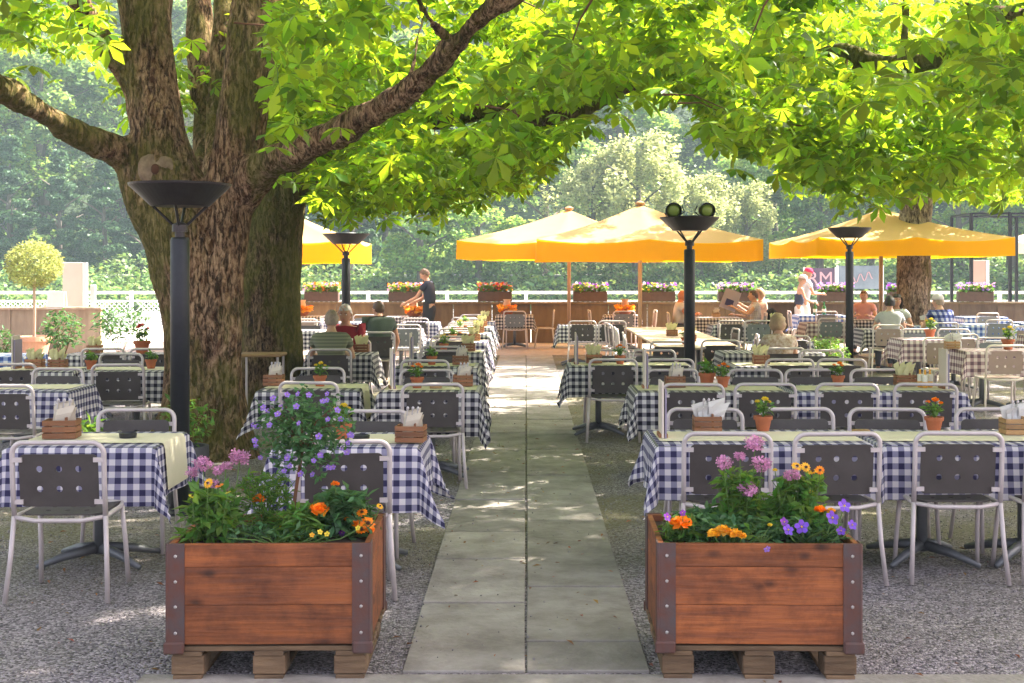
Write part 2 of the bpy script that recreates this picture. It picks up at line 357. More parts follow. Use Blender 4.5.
# ---------------------------------------------------------------- ground, path, terrace, quay, river
def ground_mat():
    m = bpy.data.materials.new('gravel'); m.use_nodes = True; N = m.node_tree.nodes; L = m.node_tree.links; b = N['Principled BSDF']
    b.inputs['Roughness'].default_value = 0.9; b.inputs['Specular IOR Level'].default_value = 0.25
    tc = N.new('ShaderNodeTexCoord')
    v = N.new('ShaderNodeTexVoronoi'); v.inputs['Scale'].default_value = 84; L.new(tc.outputs['Object'], v.inputs['Vector'])
    r = N.new('ShaderNodeValToRGB'); cr = r.color_ramp; cr.elements[0].color = (0.055, 0.048, 0.058, 1); cr.elements[1].color = (0.46, 0.41, 0.45, 1)
    e = cr.elements.new(0.5); e.color = (0.22, 0.195, 0.22, 1)
    sp = N.new('ShaderNodeSeparateColor'); L.new(v.outputs['Color'], sp.inputs[0]); L.new(sp.outputs[0], r.inputs['Fac'])
    n = N.new('ShaderNodeTexNoise'); n.inputs['Scale'].default_value = 0.9; n.inputs['Detail'].default_value = 7; L.new(tc.outputs['Object'], n.inputs['Vector'])
    r2 = N.new('ShaderNodeValToRGB'); r2.color_ramp.elements[0].position = 0.36; r2.color_ramp.elements[1].position = 0.58
    L.new(n.outputs['Fac'], r2.inputs['Fac'])
    mx = N.new('ShaderNodeMix'); mx.data_type = 'RGBA'; mx.blend_type = 'MIX'
    mx.inputs[7].default_value = (0.165, 0.15, 0.06, 1); L.new(r.outputs[0], mx.inputs[6])
    # moss tint further in, also carrying yellow-green light under the trees as colour
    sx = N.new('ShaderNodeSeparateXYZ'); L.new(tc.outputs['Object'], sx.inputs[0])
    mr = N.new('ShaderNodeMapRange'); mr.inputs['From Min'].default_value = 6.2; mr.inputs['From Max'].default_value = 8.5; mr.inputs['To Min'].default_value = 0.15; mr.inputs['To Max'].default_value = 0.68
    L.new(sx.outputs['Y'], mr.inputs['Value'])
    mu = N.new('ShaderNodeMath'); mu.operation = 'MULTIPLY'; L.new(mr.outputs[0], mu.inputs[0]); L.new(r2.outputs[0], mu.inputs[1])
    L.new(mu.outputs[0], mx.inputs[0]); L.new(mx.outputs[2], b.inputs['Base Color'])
    bp = N.new('ShaderNodeBump'); bp.inputs['Strength'].default_value = 1.0; bp.inputs['Distance'].default_value = 0.012; bp.invert = True
    L.new(v.outputs['Distance'], bp.inputs['Height']); L.new(bp.outputs[0], b.inputs['Normal'])
    return m
M_gravel = ground_mat()
M_slab = mat('path_stone', (0.34, 0.312, 0.29), 0.85, col2=(0.18, 0.16, 0.143), scale=3.4, bump=0.55, bscale=30, island=0.22, detail=12)
M_pave = mat('paving_brick', (0.40, 0.34, 0.31), 0.85, col2=(0.27, 0.22, 0.20), scale=5, bump=0.2)
M_conc = mat('pale_concrete', (0.62, 0.60, 0.56), 0.85, col2=(0.48, 0.46, 0.43), scale=1.5, bump=0.1)
M_water = mat('river_water', (0.06, 0.11, 0.10), 0.12, var=0.3, scale=0.4, bump=0.5, bscale=1.2, spec=0.6)
M_bank = mat('bank_grass', (0.05, 0.09, 0.035), 0.95, col2=(0.012, 0.025, 0.012), scale=1.3, bump=1.0, bscale=2.5)
g = MB()
def sheet(name, x0, x1, y0, y1, z, mt):
    b = MB(); b.add([(x0, y0, z), (x1, y0, z), (x1, y1, z), (x0, y1, z)], [(0, 1, 2, 3)]); return struct(b.build(name, mt))
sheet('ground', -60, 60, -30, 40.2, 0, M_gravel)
sheet('concrete_paving', -1.62, 9, 2.0, 5.30, 0.006, M_slab)
sheet('terrace_paving', -30, 30, 25.2, 29.35, 0.006, M_pave)
sheet('quay', -45, 45, 29.7, 40.0, 0.006, M_conc)
p = MB()
for side, ends in ((-1, [5.32, 6.42, 7.39, 8.16, 9.3, 10.6, 11.8, 13.1, 14.2, 15.6, 16.7, 18.0, 19.3, 20.4, 21.7, 22.9, 24.1, 25.2]), (1, [5.32, 5.75, 6.74, 8.53, 10.4, 11.9, 13.0, 14.3, 15.5, 16.8, 18.1, 19.2, 20.6, 21.9, 23.2, 24.2, 25.2])):
    for a, b_ in zip(ends[:-1], ends[1:]):
        x0, x1 = (side * 0.006, side * 0.528); x0, x1 = min(x0, x1), max(x0, x1)
        x0 += random.uniform(-.003, .004); h = .014 + random.uniform(-.003, .003)
        p.box(((x0 + x1) / 2, (a + b_) / 2, h / 2 - .005), (x1 - x0, b_ - a - .022, h + .01), rot=Matrix.Rotation(R(random.uniform(-.3, .3)), 3, 'Z'), ch=.004)
struct(p.build('path', M_slab))
# loose stones and fallen leaves, uncountable
n = 22000
pos = np.stack([rng.uniform(-4.2, 4.6, n), 5.2 + rng.uniform(0, 1, n) ** 1.4 * 9, np.full(n, .004)], 1)
inn = np.clip((.56 - np.abs(pos[:, 0])) / .56, 0, 1); keep = ~((inn > 0) & (rng.random(n) < np.clip(.55 + inn * 3.2, 0, .965)) & (pos[:, 1] > 5.2)) & ~((pos[:, 1] < 5.3) & (pos[:, 0] > -1.62)); pos = pos[keep]
pos[:, 2] = rng.uniform(0, .006, len(pos)) + np.where(np.abs(pos[:, 0]) < .535, .014, 0)
bm = bmesh.new(); bmesh.ops.create_icosphere(bm, subdivisions=1, radius=1); bm.verts.index_update()
iv = [tuple(v.co * (1 + random.uniform(-.2, .2))) for v in bm.verts]; iff = [tuple(v.index for v in f.verts) for f in bm.faces]; bm.free()
V, F = scatter(iv, iff, pos, rand_rot(len(pos), 1.2), rng.uniform(.002, .0065, len(pos)))
M_peb = mat('pebble', (0.22, 0.20, 0.218), 0.85, island=0.4)
struct(mesh_np('loose_gravel', V, F, M_peb), 'stuff')
n = 2600
pos = np.stack([rng.uniform(-6, 6.5, n), rng.uniform(5.2, 22, n), rng.uniform(.008, .02, n)], 1)
pos[:, 2] += np.where(np.abs(pos[:, 0]) < .56, .012, 0)
V, F = scatter(LV, LF, pos, rand_rot(n, .25), rng.uniform(.012, .045, n) * rng.choice([.6, 1, 1.3], n))
M_dead = leaf_mat('dead_leaf', (0.22, 0.09, 0.03), (0.3, 0.12, 0.03), 0.6, 0.04, 0.2)
struct(mesh_np('fallen_leaves', V, F, M_dead), 'stuff')

# river, far bank and hillside
sheet('river', -300, 300, 40.25, 70, -1.2, M_water)
q = MB(); q.box((0, 40.12, -1.0), (120, .2, 2.0)); struct(q.build('quay_wall', M_conc))
def terrain():
    xs = np.linspace(-260, 260, 120); prof = [(66, -2.0), (70, -1.2), (76, .9), (79, 1.25), (84, 1.35), (86, 1.9), (95, 5), (110, 13), (130, 24), (155, 38), (185, 54), (220, 70), (270, 82)]
    V = []; F = []
    for (y, z) in prof:
        for x in xs:
            nz = noise.noise(Vector((x * .02, y * .02, 0))) * min(9, max(0, (y - 84) * .14))
            V.append((x, y, z + nz))
    n = len(xs)
    for i in range(len(prof) - 1):
        for j in range(n - 1): F.append((i * n + j, i * n + j + 1, (i + 1) * n + j + 1, (i + 1) * n + j))
    m = MB(); m.add(V, F); return struct(m.build('hillside', M_bank, smooth=True))
terrain()
rd = MB(); rd.box((0, 80.5, 1.38), (500, 3.0, .10)); struct(rd.build('far_road', M_conc))

# ---------------------------------------------------------------- hazy background trees
M_bt = [leaf_mat('forest_leaf', (0.12, 0.21, 0.07), (0.30, 0.44, 0.09), 0.5, 0.03, 0.35),
        leaf_mat('willow_leaf', (0.36, 0.40, 0.18), (0.52, 0.55, 0.22), 0.4, 0.02, 0.45),
        leaf_mat('dark_conifer_leaf', (0.055, 0.12, 0.06), (0.11, 0.21, 0.07), 0.4, 0.02, 0.25),
        leaf_mat('bright_broad_leaf', (0.17, 0.30, 0.08), (0.42, 0.58, 0.10), 0.45, 0.03, 0.45)]
M_barkf = mat('far_bark', (0.13, 0.11, 0.09), 0.9, var=0.3, scale=3)
def far_tree(kind, name, label):
    rg = np.random.default_rng(100 + kind)
    root = thing(name, label, 'tree')
    t = MB(); t.tube([(0, 0, -.6), (.1, 0, 2), (-.1, .1, 5), (0, 0, 8.5)], [.32, .26, .18, .06], 8)
    for i in range(7):
        a = i * 2.4; z = 2.5 + i * .7; t.tube([(0, 0, z), (math.cos(a) * 1.2, math.sin(a) * 1.2, z + .9), (math.cos(a) * 2.4, math.sin(a) * 2.4, z + 1.4)], [.1, .07, .03], 5)
    t.build('trunk', M_barkf, root)
    P = []
    nb = 46 if kind != 2 else 60
    for i in range(nb):
        if kind == 2:   # conical
            z = rg.uniform(.8, 10.5); rr = (11 - z) * .26 * rg.uniform(.5, 1.0); r0 = .75
        elif kind == 1:
            z = rg.uniform(.5, 8.5); rr = 3.3 * math.sqrt(max(.05, 1 - ((z - 4.2) / 4.8) ** 2)) * rg.uniform(.4, 1.0); r0 = .75
        else:
            z = rg.uniform(1.8, 10); rr = 3.6 * math.sqrt(max(.05, 1 - ((z - 5.8) / 4.7) ** 2)) * rg.uniform(.45, 1.0); r0 = 1.0
        a = rg.uniform(0, 6.28); c = np.array([math.cos(a) * rr, math.sin(a) * rr, z]); k = 230
        d = rg.normal(0, 1, (k, 3)); d /= np.linalg.norm(d, axis=1)[:, None]
        sc = r0 * rg.uniform(.6, 1.25); flat = .45 if kind == 2 else (.95 if kind == 1 else .6)
        P.append(c + d * sc * (rg.uniform(.35, 1.0, (k, 1)) ** .5) * np.array([1, 1, flat]))
        if kind == 1: P[-1][:, 2] += rg.uniform(-.6, .9, k)
    P = np.concatenate(P); P[:, 2] = np.maximum(P[:, 2], .1)
    V, F = scatter([(-.5, -.3, 0), (.5, -.35, .1), (.55, .3, 0), (-.4, .35, .12)], [(0, 1, 2, 3)], P, rand_rot(len(P), .9, rg), rg.uniform(.12, .30, len(P)))
    mesh_np('crown', V, F, M_bt[kind], root)
    return root
KN = ['broadleaf_tree', 'willow_tree', 'conifer_tree', 'maple_tree']
def ft(kind, px, Y, zbase, s, label, group=None, sz=None):
    return place('ft%d' % kind, lambda: far_tree(kind, KN[kind], label), (PX(px, Y), Y, zbase), random.uniform(0, 6.28), label, group, (s, s, sz or s))
def hill_z(Y):
    prof = [(66, -2.0), (70, -1.2), (76, .9), (79, 1.25), (84, 1.35), (86, 1.9), (95, 5), (110, 13), (130, 24), (155, 38), (185, 54), (220, 70), (270, 82)]
    for (a, b), (c, d) in zip(prof[:-1], prof[1:]):
        if a <= Y <= c: return b + (d - b) * (Y - a) / (c - a)
    return 80
ft(1, 637, 76, .6, 1.0, 'silvery pale willow behind the peak of the double yellow parasols')
ft(1, 592, 78, .9, .85, 'pale yellowish willow just above the further left half of the yellow parasols')
ft(1, 700, 77, .8, .72, 'low pale willow behind the lamp with two spotlights')
ft(1, 745, 79, 1.0, .66, 'straw green bushy willow right of the spotlight lamp')
ft(3, 420, 74, .3, .95, 'fresh green round tree behind the standing waiter')
ft(3, 478, 76, .6, .8, 'mid green tree behind the left tip of the yellow parasols')
ft(0, 545, 82, 1.3, 1.0, 'blue green tree peeping over the leftmost yellow parasol slope')
ft(2, 350, 82, 1.3, 1.0, 'dark conifer behind the lamp beside the mossy trunk')
ft(2, 385, 86, 2.0, .9, 'dark conifer with bare lower gaps left of the waiter')
ft(2, 300, 84, 1.3, 1.0, 'dark conifer half hidden by the mossy trunk')
ft(2, 60, 84, 1.3, .8, 'dark layered conifer right above the clipped ball tree')
ft(2, 105, 84, 1.3, .75, 'dark layered conifer above the cream notice board')
ft(2, 145, 85, 1.3, .8, 'dark layered conifer close to the left side of the big trunk')
ft(2, 10, 85, 1.3, .9, 'dark layered conifer at the left edge of the view')
ft(0, 42, 92, 3.8, 1.5, 'tall hazy tree with a visible grey trunk under the left limb')
ft(0, 120, 95, 5, 1.3, 'hazy tree between the left limb and the notice board')
ft(3, -30, 90, 3, 1.3, 'light green hazy tree cut by the left edge')
ft(0, 820, 82, 1.3, .95, 'hazy tree above the standing women in caps')
ft(3, 775, 84, 1.3, 1.0, 'light hazy tree left of the right hand parasol tip')
ft(0, 870, 80, 1.2, .9, 'hazy tree behind the left slope of the right hand parasol')
ft(3, 960, 78, .9, .9, 'bright green tree behind the right slope of the right hand parasol')
ft(0, 1010, 80, 1.2, 1.0, 'hazy tree behind the black pergola')
ft(3, 1060, 78, .9, 1.0, 'leafy tree cut by the right edge behind the pergola')
lab = 'hazy blue green tree in the wood climbing the far hillside'
for row, Y in enumerate((98, 112, 128, 148, 170)):
    k = 11 + row * 2
    for i in range(k):
        px = -80 + (1200 / (k - 1)) * i + random.uniform(-28, 28)
        ft(random.choice((0, 0, 3, 1, 0, 2)), px, Y + random.uniform(-4, 4), hill_z(Y) - 1.0, random.uniform(1.1, 1.6) + row * .12, lab, 'trees of the far hillside wood')
# undergrowth along the far bank: uncountable
n = 42000; xx = rng.uniform(-48, 52, n); yy = rng.uniform(71, 78.3, n)
zz = np.interp(yy, [70, 76, 79], [-1.2, .9, 1.25]) + rng.random(n) ** 1.5 * (0.9 + .8 * np.sin(xx * .7) * np.sin(yy * 1.3 + xx * .2))
V, F = scatter([(-.5, -.3, 0), (.5, -.35, .1), (.55, .3, 0), (-.4, .35, .12)], [(0, 1, 2, 3)], np.stack([xx, yy, zz], 1), rand_rot(n, .9), rng.uniform(.12, .32, n))
struct(mesh_np('bank_undergrowth', V, F, M_bt[0]), 'stuff')
n = 90000; xx = rng.uniform(-50, 56, n); yy = rng.uniform(83, 92, n)
yy[::2] = rng.uniform(92, 132, len(yy[::2])); xx[::2] *= 1.3
zz = np.interp(yy, [84, 86, 95, 110, 130, 155], [1.35, 1.9, 5, 13, 24, 38]) + (yy > 92) * 1.2 + rng.random(n) * (1.6 + .8 * np.sin(xx * .5))
V, F = scatter([(-.5, -.3, 0), (.5, -.35, .1), (.55, .3, 0), (-.4, .35, .12)], [(0, 1, 2, 3)], np.stack([xx, yy, zz], 1), rand_rot(n, .9), rng.uniform(.14, .36, n))
struct(mesh_np('hillside_undergrowth', V, F, M_bt[0]), 'stuff')

# ---------------------------------------------------------------- railing, parapet, left board wall
def railing_panel():
    root = thing('railing_panel', '', 'railing'); L = 2.4
    f = MB()
    for z, h in ((1.03, .09), (.78, .04), (.44, .05)): f.box((L / 2, 0, z), (L, .06, h))
    f.build('rail', M_white, root)
    f = MB(); f.box((0, 0, .54), (.10, .10, 1.08)); f.build('post', M_white, root)
    l = MB(); st = .15; zb, zt = .47, .76; h = zt - zb
    x = -h
    while x < L:
        for s in (1, -1):
            a, b = (x, x + h) if s > 0 else (x + h, x)
            p0 = Vector((a, s * .008, zb)); p1 = Vector((b, s * .008, zt))
            if max(a, b) < L and min(a, b) > 0.02: l.tube([p0, p1], .013, 4)
        x += st
    l.build('lattice', M_white, root)
    f = MB()
    for k in range(3): f.box((L / 2, 0, .08 + k * .13), (L - .1, .03, .11))
    f.build('lower_boards', M_white, root)
    return root
for i in range(16):
    place('rail', railing_panel, (-19.2 + i * 2.4, 38, .005), 0, 'white riverside railing bay with diagonal lattice behind the terrace', 'bays of the white riverside railing')
def parapet(name, label, x0, x1, Y, z, mt, capmt):
    r = thing(name, label, 'wall', (x0, Y, 0)); n = max(1, round((x1 - x0) / .9))
    for i in range(n):
        a = (x1 - x0) / n; b = MB(); b.box((a * (i + .5), 0, z / 2 - .02), (a - .015, .10, z - .05)); b.build('board_panel', mt, r)
    b = MB(); b.box(((x1 - x0) / 2, 0, z - .03), (x1 - x0 + .04, .22, .05), ch=.006); b.build('coping', capmt, r)
    return r
parapet('parapet_wall', 'low brown timber wall closing the terrace, behind the waiter and parasols', -7.2, 5.6, 29.5, .97, M_wallw, M_wallw)
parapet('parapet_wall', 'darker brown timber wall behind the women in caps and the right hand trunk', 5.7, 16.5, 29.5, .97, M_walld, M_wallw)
parapet('parapet_wall', 'weathered pale board wall behind the clipped ball tree', -14, -8.55, 25.2, .98, M_fencew, M_fencew)

# flower boxes on the parapet
def blossom_scatter(b_n, rgn, box, size):
    pos = np.stack([rgn.uniform(-box[0], box[0], b_n), rgn.uniform(-box[1], box[1], b_n), rgn.uniform(0, box[2], b_n)], 1)
    return scatter([(-.5, -.5, 0), (.5, -.5, .15), (.5, .5, 0), (-.5, .5, .15)], [(0, 1, 2, 3)], pos, rand_rot(b_n, .9, rgn), rgn.uniform(size * .6, size, b_n))
M_boxbr = mat('dark_box_wood', (0.09, 0.055, 0.045), 0.8, var=0.3, scale=8)
def flower_box(cols, seed):
    def mk():
        r = thing('flower_box', '', 'flower box'); rg = np.random.default_rng(seed)
        b = MB(); b.box((0, 0, .12), (.8, .26, .24), ch=.01); b.build('trough', M_boxbr, r)
        V, F = blossom_scatter(260, rg, (.4, .14, .16), .08); V[:, 2] += .22; mesh_np('foliage', V, F, M_leaf2, r)
        V, F = blossom_scatter(150, rg, (.42, .16, .17), .065); V[:, 2] += .27
        mesh_np('blossoms', V, F, cols, r, midx=rg.integers(0, len(cols), len(F)))
        return r
    return mk
fb = [(495, (M_pink, M_orange, M_red), 'under the left parasol tip', 1), (590, (M_purple, M_violet, M_yellow), 'between the two middle parasol poles', 2),
      (658, (M_purple, M_yellow, M_violet), 'behind the bald man at the table', 2), (735, (M_violet, M_pink), 'behind the man in white', 3),
      (835, (M_pink, M_violet, M_purple), 'right beside the women in caps', 3), (406, (M_orange, M_pink), 'just left of the waiter', 4), (322, (M_orange, M_gold, M_pink), 'below the leftmost parasol', 4),
      (905, (M_violet, M_purple), 'behind the right hand trunk', 5), (975, (M_pink, M_violet), 'below the tan notice board', 3)]
for px, cols, wh, sd_ in fb:
    names = {1: 'pink and orange', 2: 'purple and yellow', 3: 'violet and pink', 4: 'orange and pink', 5: 'deep violet'}
    place('fb%d' % sd_, flower_box(cols, sd_), (PX(px, 29.5), 29.5, .975), 0, 'box of %s flowers on the wall, %s' % (names[sd_], wh))

# ---------------------------------------------------------------- signs and boards
def board(name, label, cat, px, Y, z0, z1, wpx, mt, post_side=0, posts=True):
    X = PX(px, Y); wd = wpx * Y / 1250
    r = thing(name, label, cat, (X, Y, 0)); b = MB(); b.box((0, 0, (z0 + z1) / 2), (wd, .06, z1 - z0), ch=.008); b.build('board', mt, r)
    if posts:
        for s in ((-1, 1) if post_side == 0 else (post_side,)):
            b = MB(); b.box((s * (wd / 2 + .045), 0, z1 / 2), (.085, .085, z1)); b.build('post', M_white, r)
    return r
board('notice_board', 'blank cream notice board on a white post behind the pale board wall', 'sign', 73, 26, .95, 1.88, 20, M_cream, 1)
b = MB(); b.box((0, 0, .71), (.09, .09, 1.42), ch=.006); tag(b.build('gate_post', M_white, loc=(PX(94, 25.3), 25.25, 0)), 'white square post ending the pale board wall', 'post')
r = thing('easel_sign', 'small folded card sign standing on the pale board wall', 'sign', (PX(57, 25.2), 25.2, .955))
for s in (-1, 1):
    b = MB(); b.box((0, s * .0, .16), (.34, .02, .34), rot=Matrix.Rotation(0, 3, 'X')); 
    b.v = [(x, y + s * (.10 - .6 * (z + .0) * .3), z) for x, y, z in b.v]; b.build('panel', M_white if s < 0 else M_cream, r)
board('notice_board', 'tan notice board on white posts at the right, behind the pergola', 'sign', 978, 33, 1.05, 1.98, 15, mat('tan_board', (0.50, 0.34, 0.28), .6, var=.05), 1)
# banner with large letters across the railing behind the women
M_ban = mat('banner_mauve', (0.09, 0.06, 0.10), .7, col2=(0.06, .05, .09), scale=2)
M_ban2 = mat('banner_pale', (0.17, 0.21, 0.26), .7, col2=(.10, .13, .17), scale=2)
def text(s, size, mt, parent, loc, rot=(R(90), 0, 0), ext=.004, name='lettering'):
    c = bpy.data.curves.new(name, 'FONT'); c.body = s; c.size = size; c.extrude = ext; c.align_x = 'CENTER'; c.align_y = 'CENTER'
    t = bpy.data.objects.new(name, c); COL.objects.link(t)
    dg = bpy.context.evaluated_depsgraph_get(); me = bpy.data.meshes.new_from_object(t.evaluated_get(dg)); bpy.data.objects.remove(t); bpy.data.curves.remove(c)
    o = bpy.data.objects.new(name, me); COL.objects.link(o); me.materials.clear(); me.materials.append(mt); o.parent = parent; o.location = loc; o.rotation_euler = rot
    return o
M_letter = mat('letter_pale', (0.42, 0.26, 0.30), .6)
r = thing('banner', 'mauve banner with large pale letters behind the women in caps', 'banner', (PX(820, 37.5), 37.5, 0))
b = MB(); b.box((0, 0, 1.45), (.88, .03, .66)); b.build('panel', M_ban, r)
for s in (-1, 1): b = MB(); b.box((s * .47, 0, .9), (.05, .05, 1.8)); b.build('post', M_white, r)
text('RM', .56, M_letter, r, (0, -.02, 1.45))
r = thing('banner', 'pale blue grey banner with a white scribble, right of the lamp under the right parasol', 'banner', (PX(860, 37.5), 37.5, 0))
b = MB(); b.box((0, 0, 1.5), (1.3, .03, .7)); b.build('panel', M_ban2, r)
for s in (-1, 1): b = MB(); b.box((s * .68, 0, .93), (.05, .05, 1.86)); b.build('post', M_white, r)
b = MB(); b.tube([(-.3 + .035 * i, -.025, 1.42 + .12 * math.sin(i * .9) + i * .008) for i in range(20)], .016, 5); b.build('scribble', M_letter, r)
# black pergola at the right
r = thing('pergola', 'thin black metal pergola frame at the right edge', 'pergola', (PX(1008, 30), 31, 0))
for i, (x, y) in enumerate(((-.53, 0), (-.2, .9), (.28, -.4), (1.2, 0), (2.2, 0), (1.3, 1.8), (-.4, 1.8), (2.2, 1.8))):
    b = MB(); b.box((x, y, 1.55), (.07, .07, 3.1)); b.build('post', M_iron, r)
b = MB()
for (a, c) in (((-.53, 0), (2.2, 0)), ((-.53, 0), (-.4, 1.8)), ((-.4, 1.8), (2.2, 1.8)), ((.28, -.4), (.3, 1.8)), ((2.2, 0), (2.2, 1.8))): b.tube([(a[0], a[1], 3.12), (c[0], c[1], 3.12)], .035, 4)
b.build('roof_bars', M_iron, r)
b = MB()
for z in (2.45, 1.45): b.tube([(.28, -.4, z), (2.2, -.1, z)], .015, 4)
b.build('cross_bars', M_iron, r)
#@@PART2
# ---------------------------------------------------------------- chestnut trees
M_bark = bpy.data.materials.new('chestnut_bark')
def bark_mat(m, moss, base1, base2):
    """flaking plates: two stretched noises, dark vertical fissures, moss in large patches"""
    m.use_nodes = True; N = m.node_tree.nodes; L = m.node_tree.links; b = N['Principled BSDF']; b.inputs['Roughness'].default_value = 0.9; b.inputs['Specular IOR Level'].default_value = .2
    tc = N.new('ShaderNodeTexCoord')
    def nz(sc, st, det=8, ro=.6, dist=0):
        mp = N.new('ShaderNodeMapping'); mp.inputs['Scale'].default_value = st; L.new(tc.outputs['Object'], mp.inputs[0])
        n = N.new('ShaderNodeTexNoise'); n.inputs['Scale'].default_value = sc; n.inputs['Detail'].default_value = det; n.inputs['Roughness'].default_value = ro; n.inputs['Distortion'].default_value = dist; L.new(mp.outputs[0], n.inputs['Vector']); return n.outputs['Fac']
    def rmp(src, p0, c0, p1, c1):
        r = N.new('ShaderNodeValToRGB'); e = r.color_ramp.elements; e[0].position = p0; e[0].color = (*c0, 1); e[1].position = p1; e[1].color = (*c1, 1); L.new(src, r.inputs[0]); return r.outputs[0]
    plates = nz(24, (1, 1, .45), 11, .72, .5); fiss = nz(30, (1, 1, .24), 6, .7, 1.0); tone = nz(3.2, (1, 1, .6), 6, .6)
    c = rmp(plates, .40, base2, .60, base1)
    t = rmp(tone, .35, (.62, .52, .46), .65, (1.15, 1.08, 1.0))
    f = rmp(fiss, .40, (.08, .055, .04), .50, (1, 1, 1))
    def mul(a_, b_, fac=1):
        q = N.new('ShaderNodeMix'); q.data_type = 'RGBA'; q.blend_type = 'MULTIPLY'; q.inputs[0].default_value = fac; L.new(a_, q.inputs[6]); L.new(b_, q.inputs[7]); return q.outputs[2]
    c = mul(mul(c, t), f, .85)
    mo = rmp(nz(1.7, (1, 1, .5), 7, .65), .62 - moss * .32, (0, 0, 0), .72 - moss * .30, (1, 1, 1))
    ms = N.new('ShaderNodeMath'); ms.operation = 'MULTIPLY'; ms.inputs[1].default_value = .7; L.new(mo, ms.inputs[0])
    mm = N.new('ShaderNodeMix'); mm.data_type = 'RGBA'; mm.inputs[7].default_value = (.12, .12, .018, 1); L.new(ms.outputs[0], mm.inputs[0]); L.new(c, mm.inputs[6]); L.new(mm.outputs[2], b.inputs['Base Color'])
    ad = N.new('ShaderNodeMath'); ad.operation = 'MULTIPLY_ADD'; ad.inputs[1].default_value = 1.4; L.new(plates, ad.inputs[0]); L.new(f, ad.inputs[2])
    bp = N.new('ShaderNodeBump'); bp.inputs['Strength'].default_value = 1.0; bp.inputs['Distance'].default_value = .03; L.new(ad.outputs[0], bp.inputs['Height']); L.new(bp.outputs[0], b.inputs['Normal'])
    return m
bark_mat(M_bark, .5, (.52, .36, .24), (.12, .058, .03))
M_barkm = bark_mat(bpy.data.materials.new('mossy_bark'), .7, (.34, .24, .15), (.06, .034, .02))
M_barkg = bark_mat(bpy.data.materials.new('grey_bark'), .1, (.56, .48, .39), (.20, .15, .11))

def spline(pts, n):
    """Catmull-Rom through (x,y,z,r) points"""
    P = [np.array(p, float) for p in pts]; P = [2 * P[0] - P[1]] + P + [2 * P[-1] - P[-2]]; out = []
    for i in range(1, len(P) - 2):
        for t in np.linspace(0, 1, n, endpoint=False):
            a, b, c, d = P[i - 1:i + 3]
            out.append(.5 * ((2 * b) + (-a + c) * t + (2 * a - 5 * b + 4 * c - d) * t * t + (-a + 3 * b - 3 * c + d) * t ** 3))
    out.append(P[-2]); return out
def trunk_mesh(name, branches, mt, parent, voxel=.035, disp=.03, seed=0):
    m = MB()
    for br in branches:
        s = spline(br, 7); m.tube([tuple(q[:3]) for q in s], [max(.012, q[3]) for q in s], 20 if br[0][3] > .15 else 12)
    o = m.build(name, mt)
    md = o.modifiers.new('r', 'REMESH'); md.mode = 'VOXEL'; md.voxel_size = voxel; md.use_smooth_shade = True
    sm = o.modifiers.new('s', 'SMOOTH'); sm.iterations = 3; sm.factor = .5
    dg = bpy.context.evaluated_depsgraph_get(); me = bpy.data.meshes.new_from_object(o.evaluated_get(dg)); old = o.data
    o.modifiers.clear(); o.data = me; bpy.data.meshes.remove(old); me.name = name
    nv = len(me.vertices); co = np.zeros(nv * 3); me.vertices.foreach_get('co', co); co = co.reshape(-1, 3); no = np.zeros(nv * 3); me.vertices.foreach_get('normal', no); no = no.reshape(-1, 3)
    d = np.empty(nv)
    for i in range(nv):
        x, y, z = co[i]
        a = noise.noise(Vector((x * 2.2 + seed, y * 2.2, z * .7))); b = noise.noise(Vector((x * 8, y * 8 + seed, z * 2.2))); c = abs(noise.noise(Vector((x * 19, y * 19, z * 5.5 + seed))))
        d[i] = a * disp * 1.8 + b * disp * .9 - c * disp * .55
    co += no * d[:, None]; me.vertices.foreach_set('co', co.ravel()); me.update()
    me.materials.clear(); me.materials.append(mt); o.parent = parent
    me.polygons.foreach_set('use_smooth', [True] * len(me.polygons))
    return o
def W(px, py, Y): return ((px - 526) * Y / 1250, Y, CAMZ + (270 - py) * Y / 1250)
def br(*a):   # (px, py, depth, radius in pixels)
    return [(*W(px, py, Y), rp * Y / 1250) for px, py, Y, rp in a]
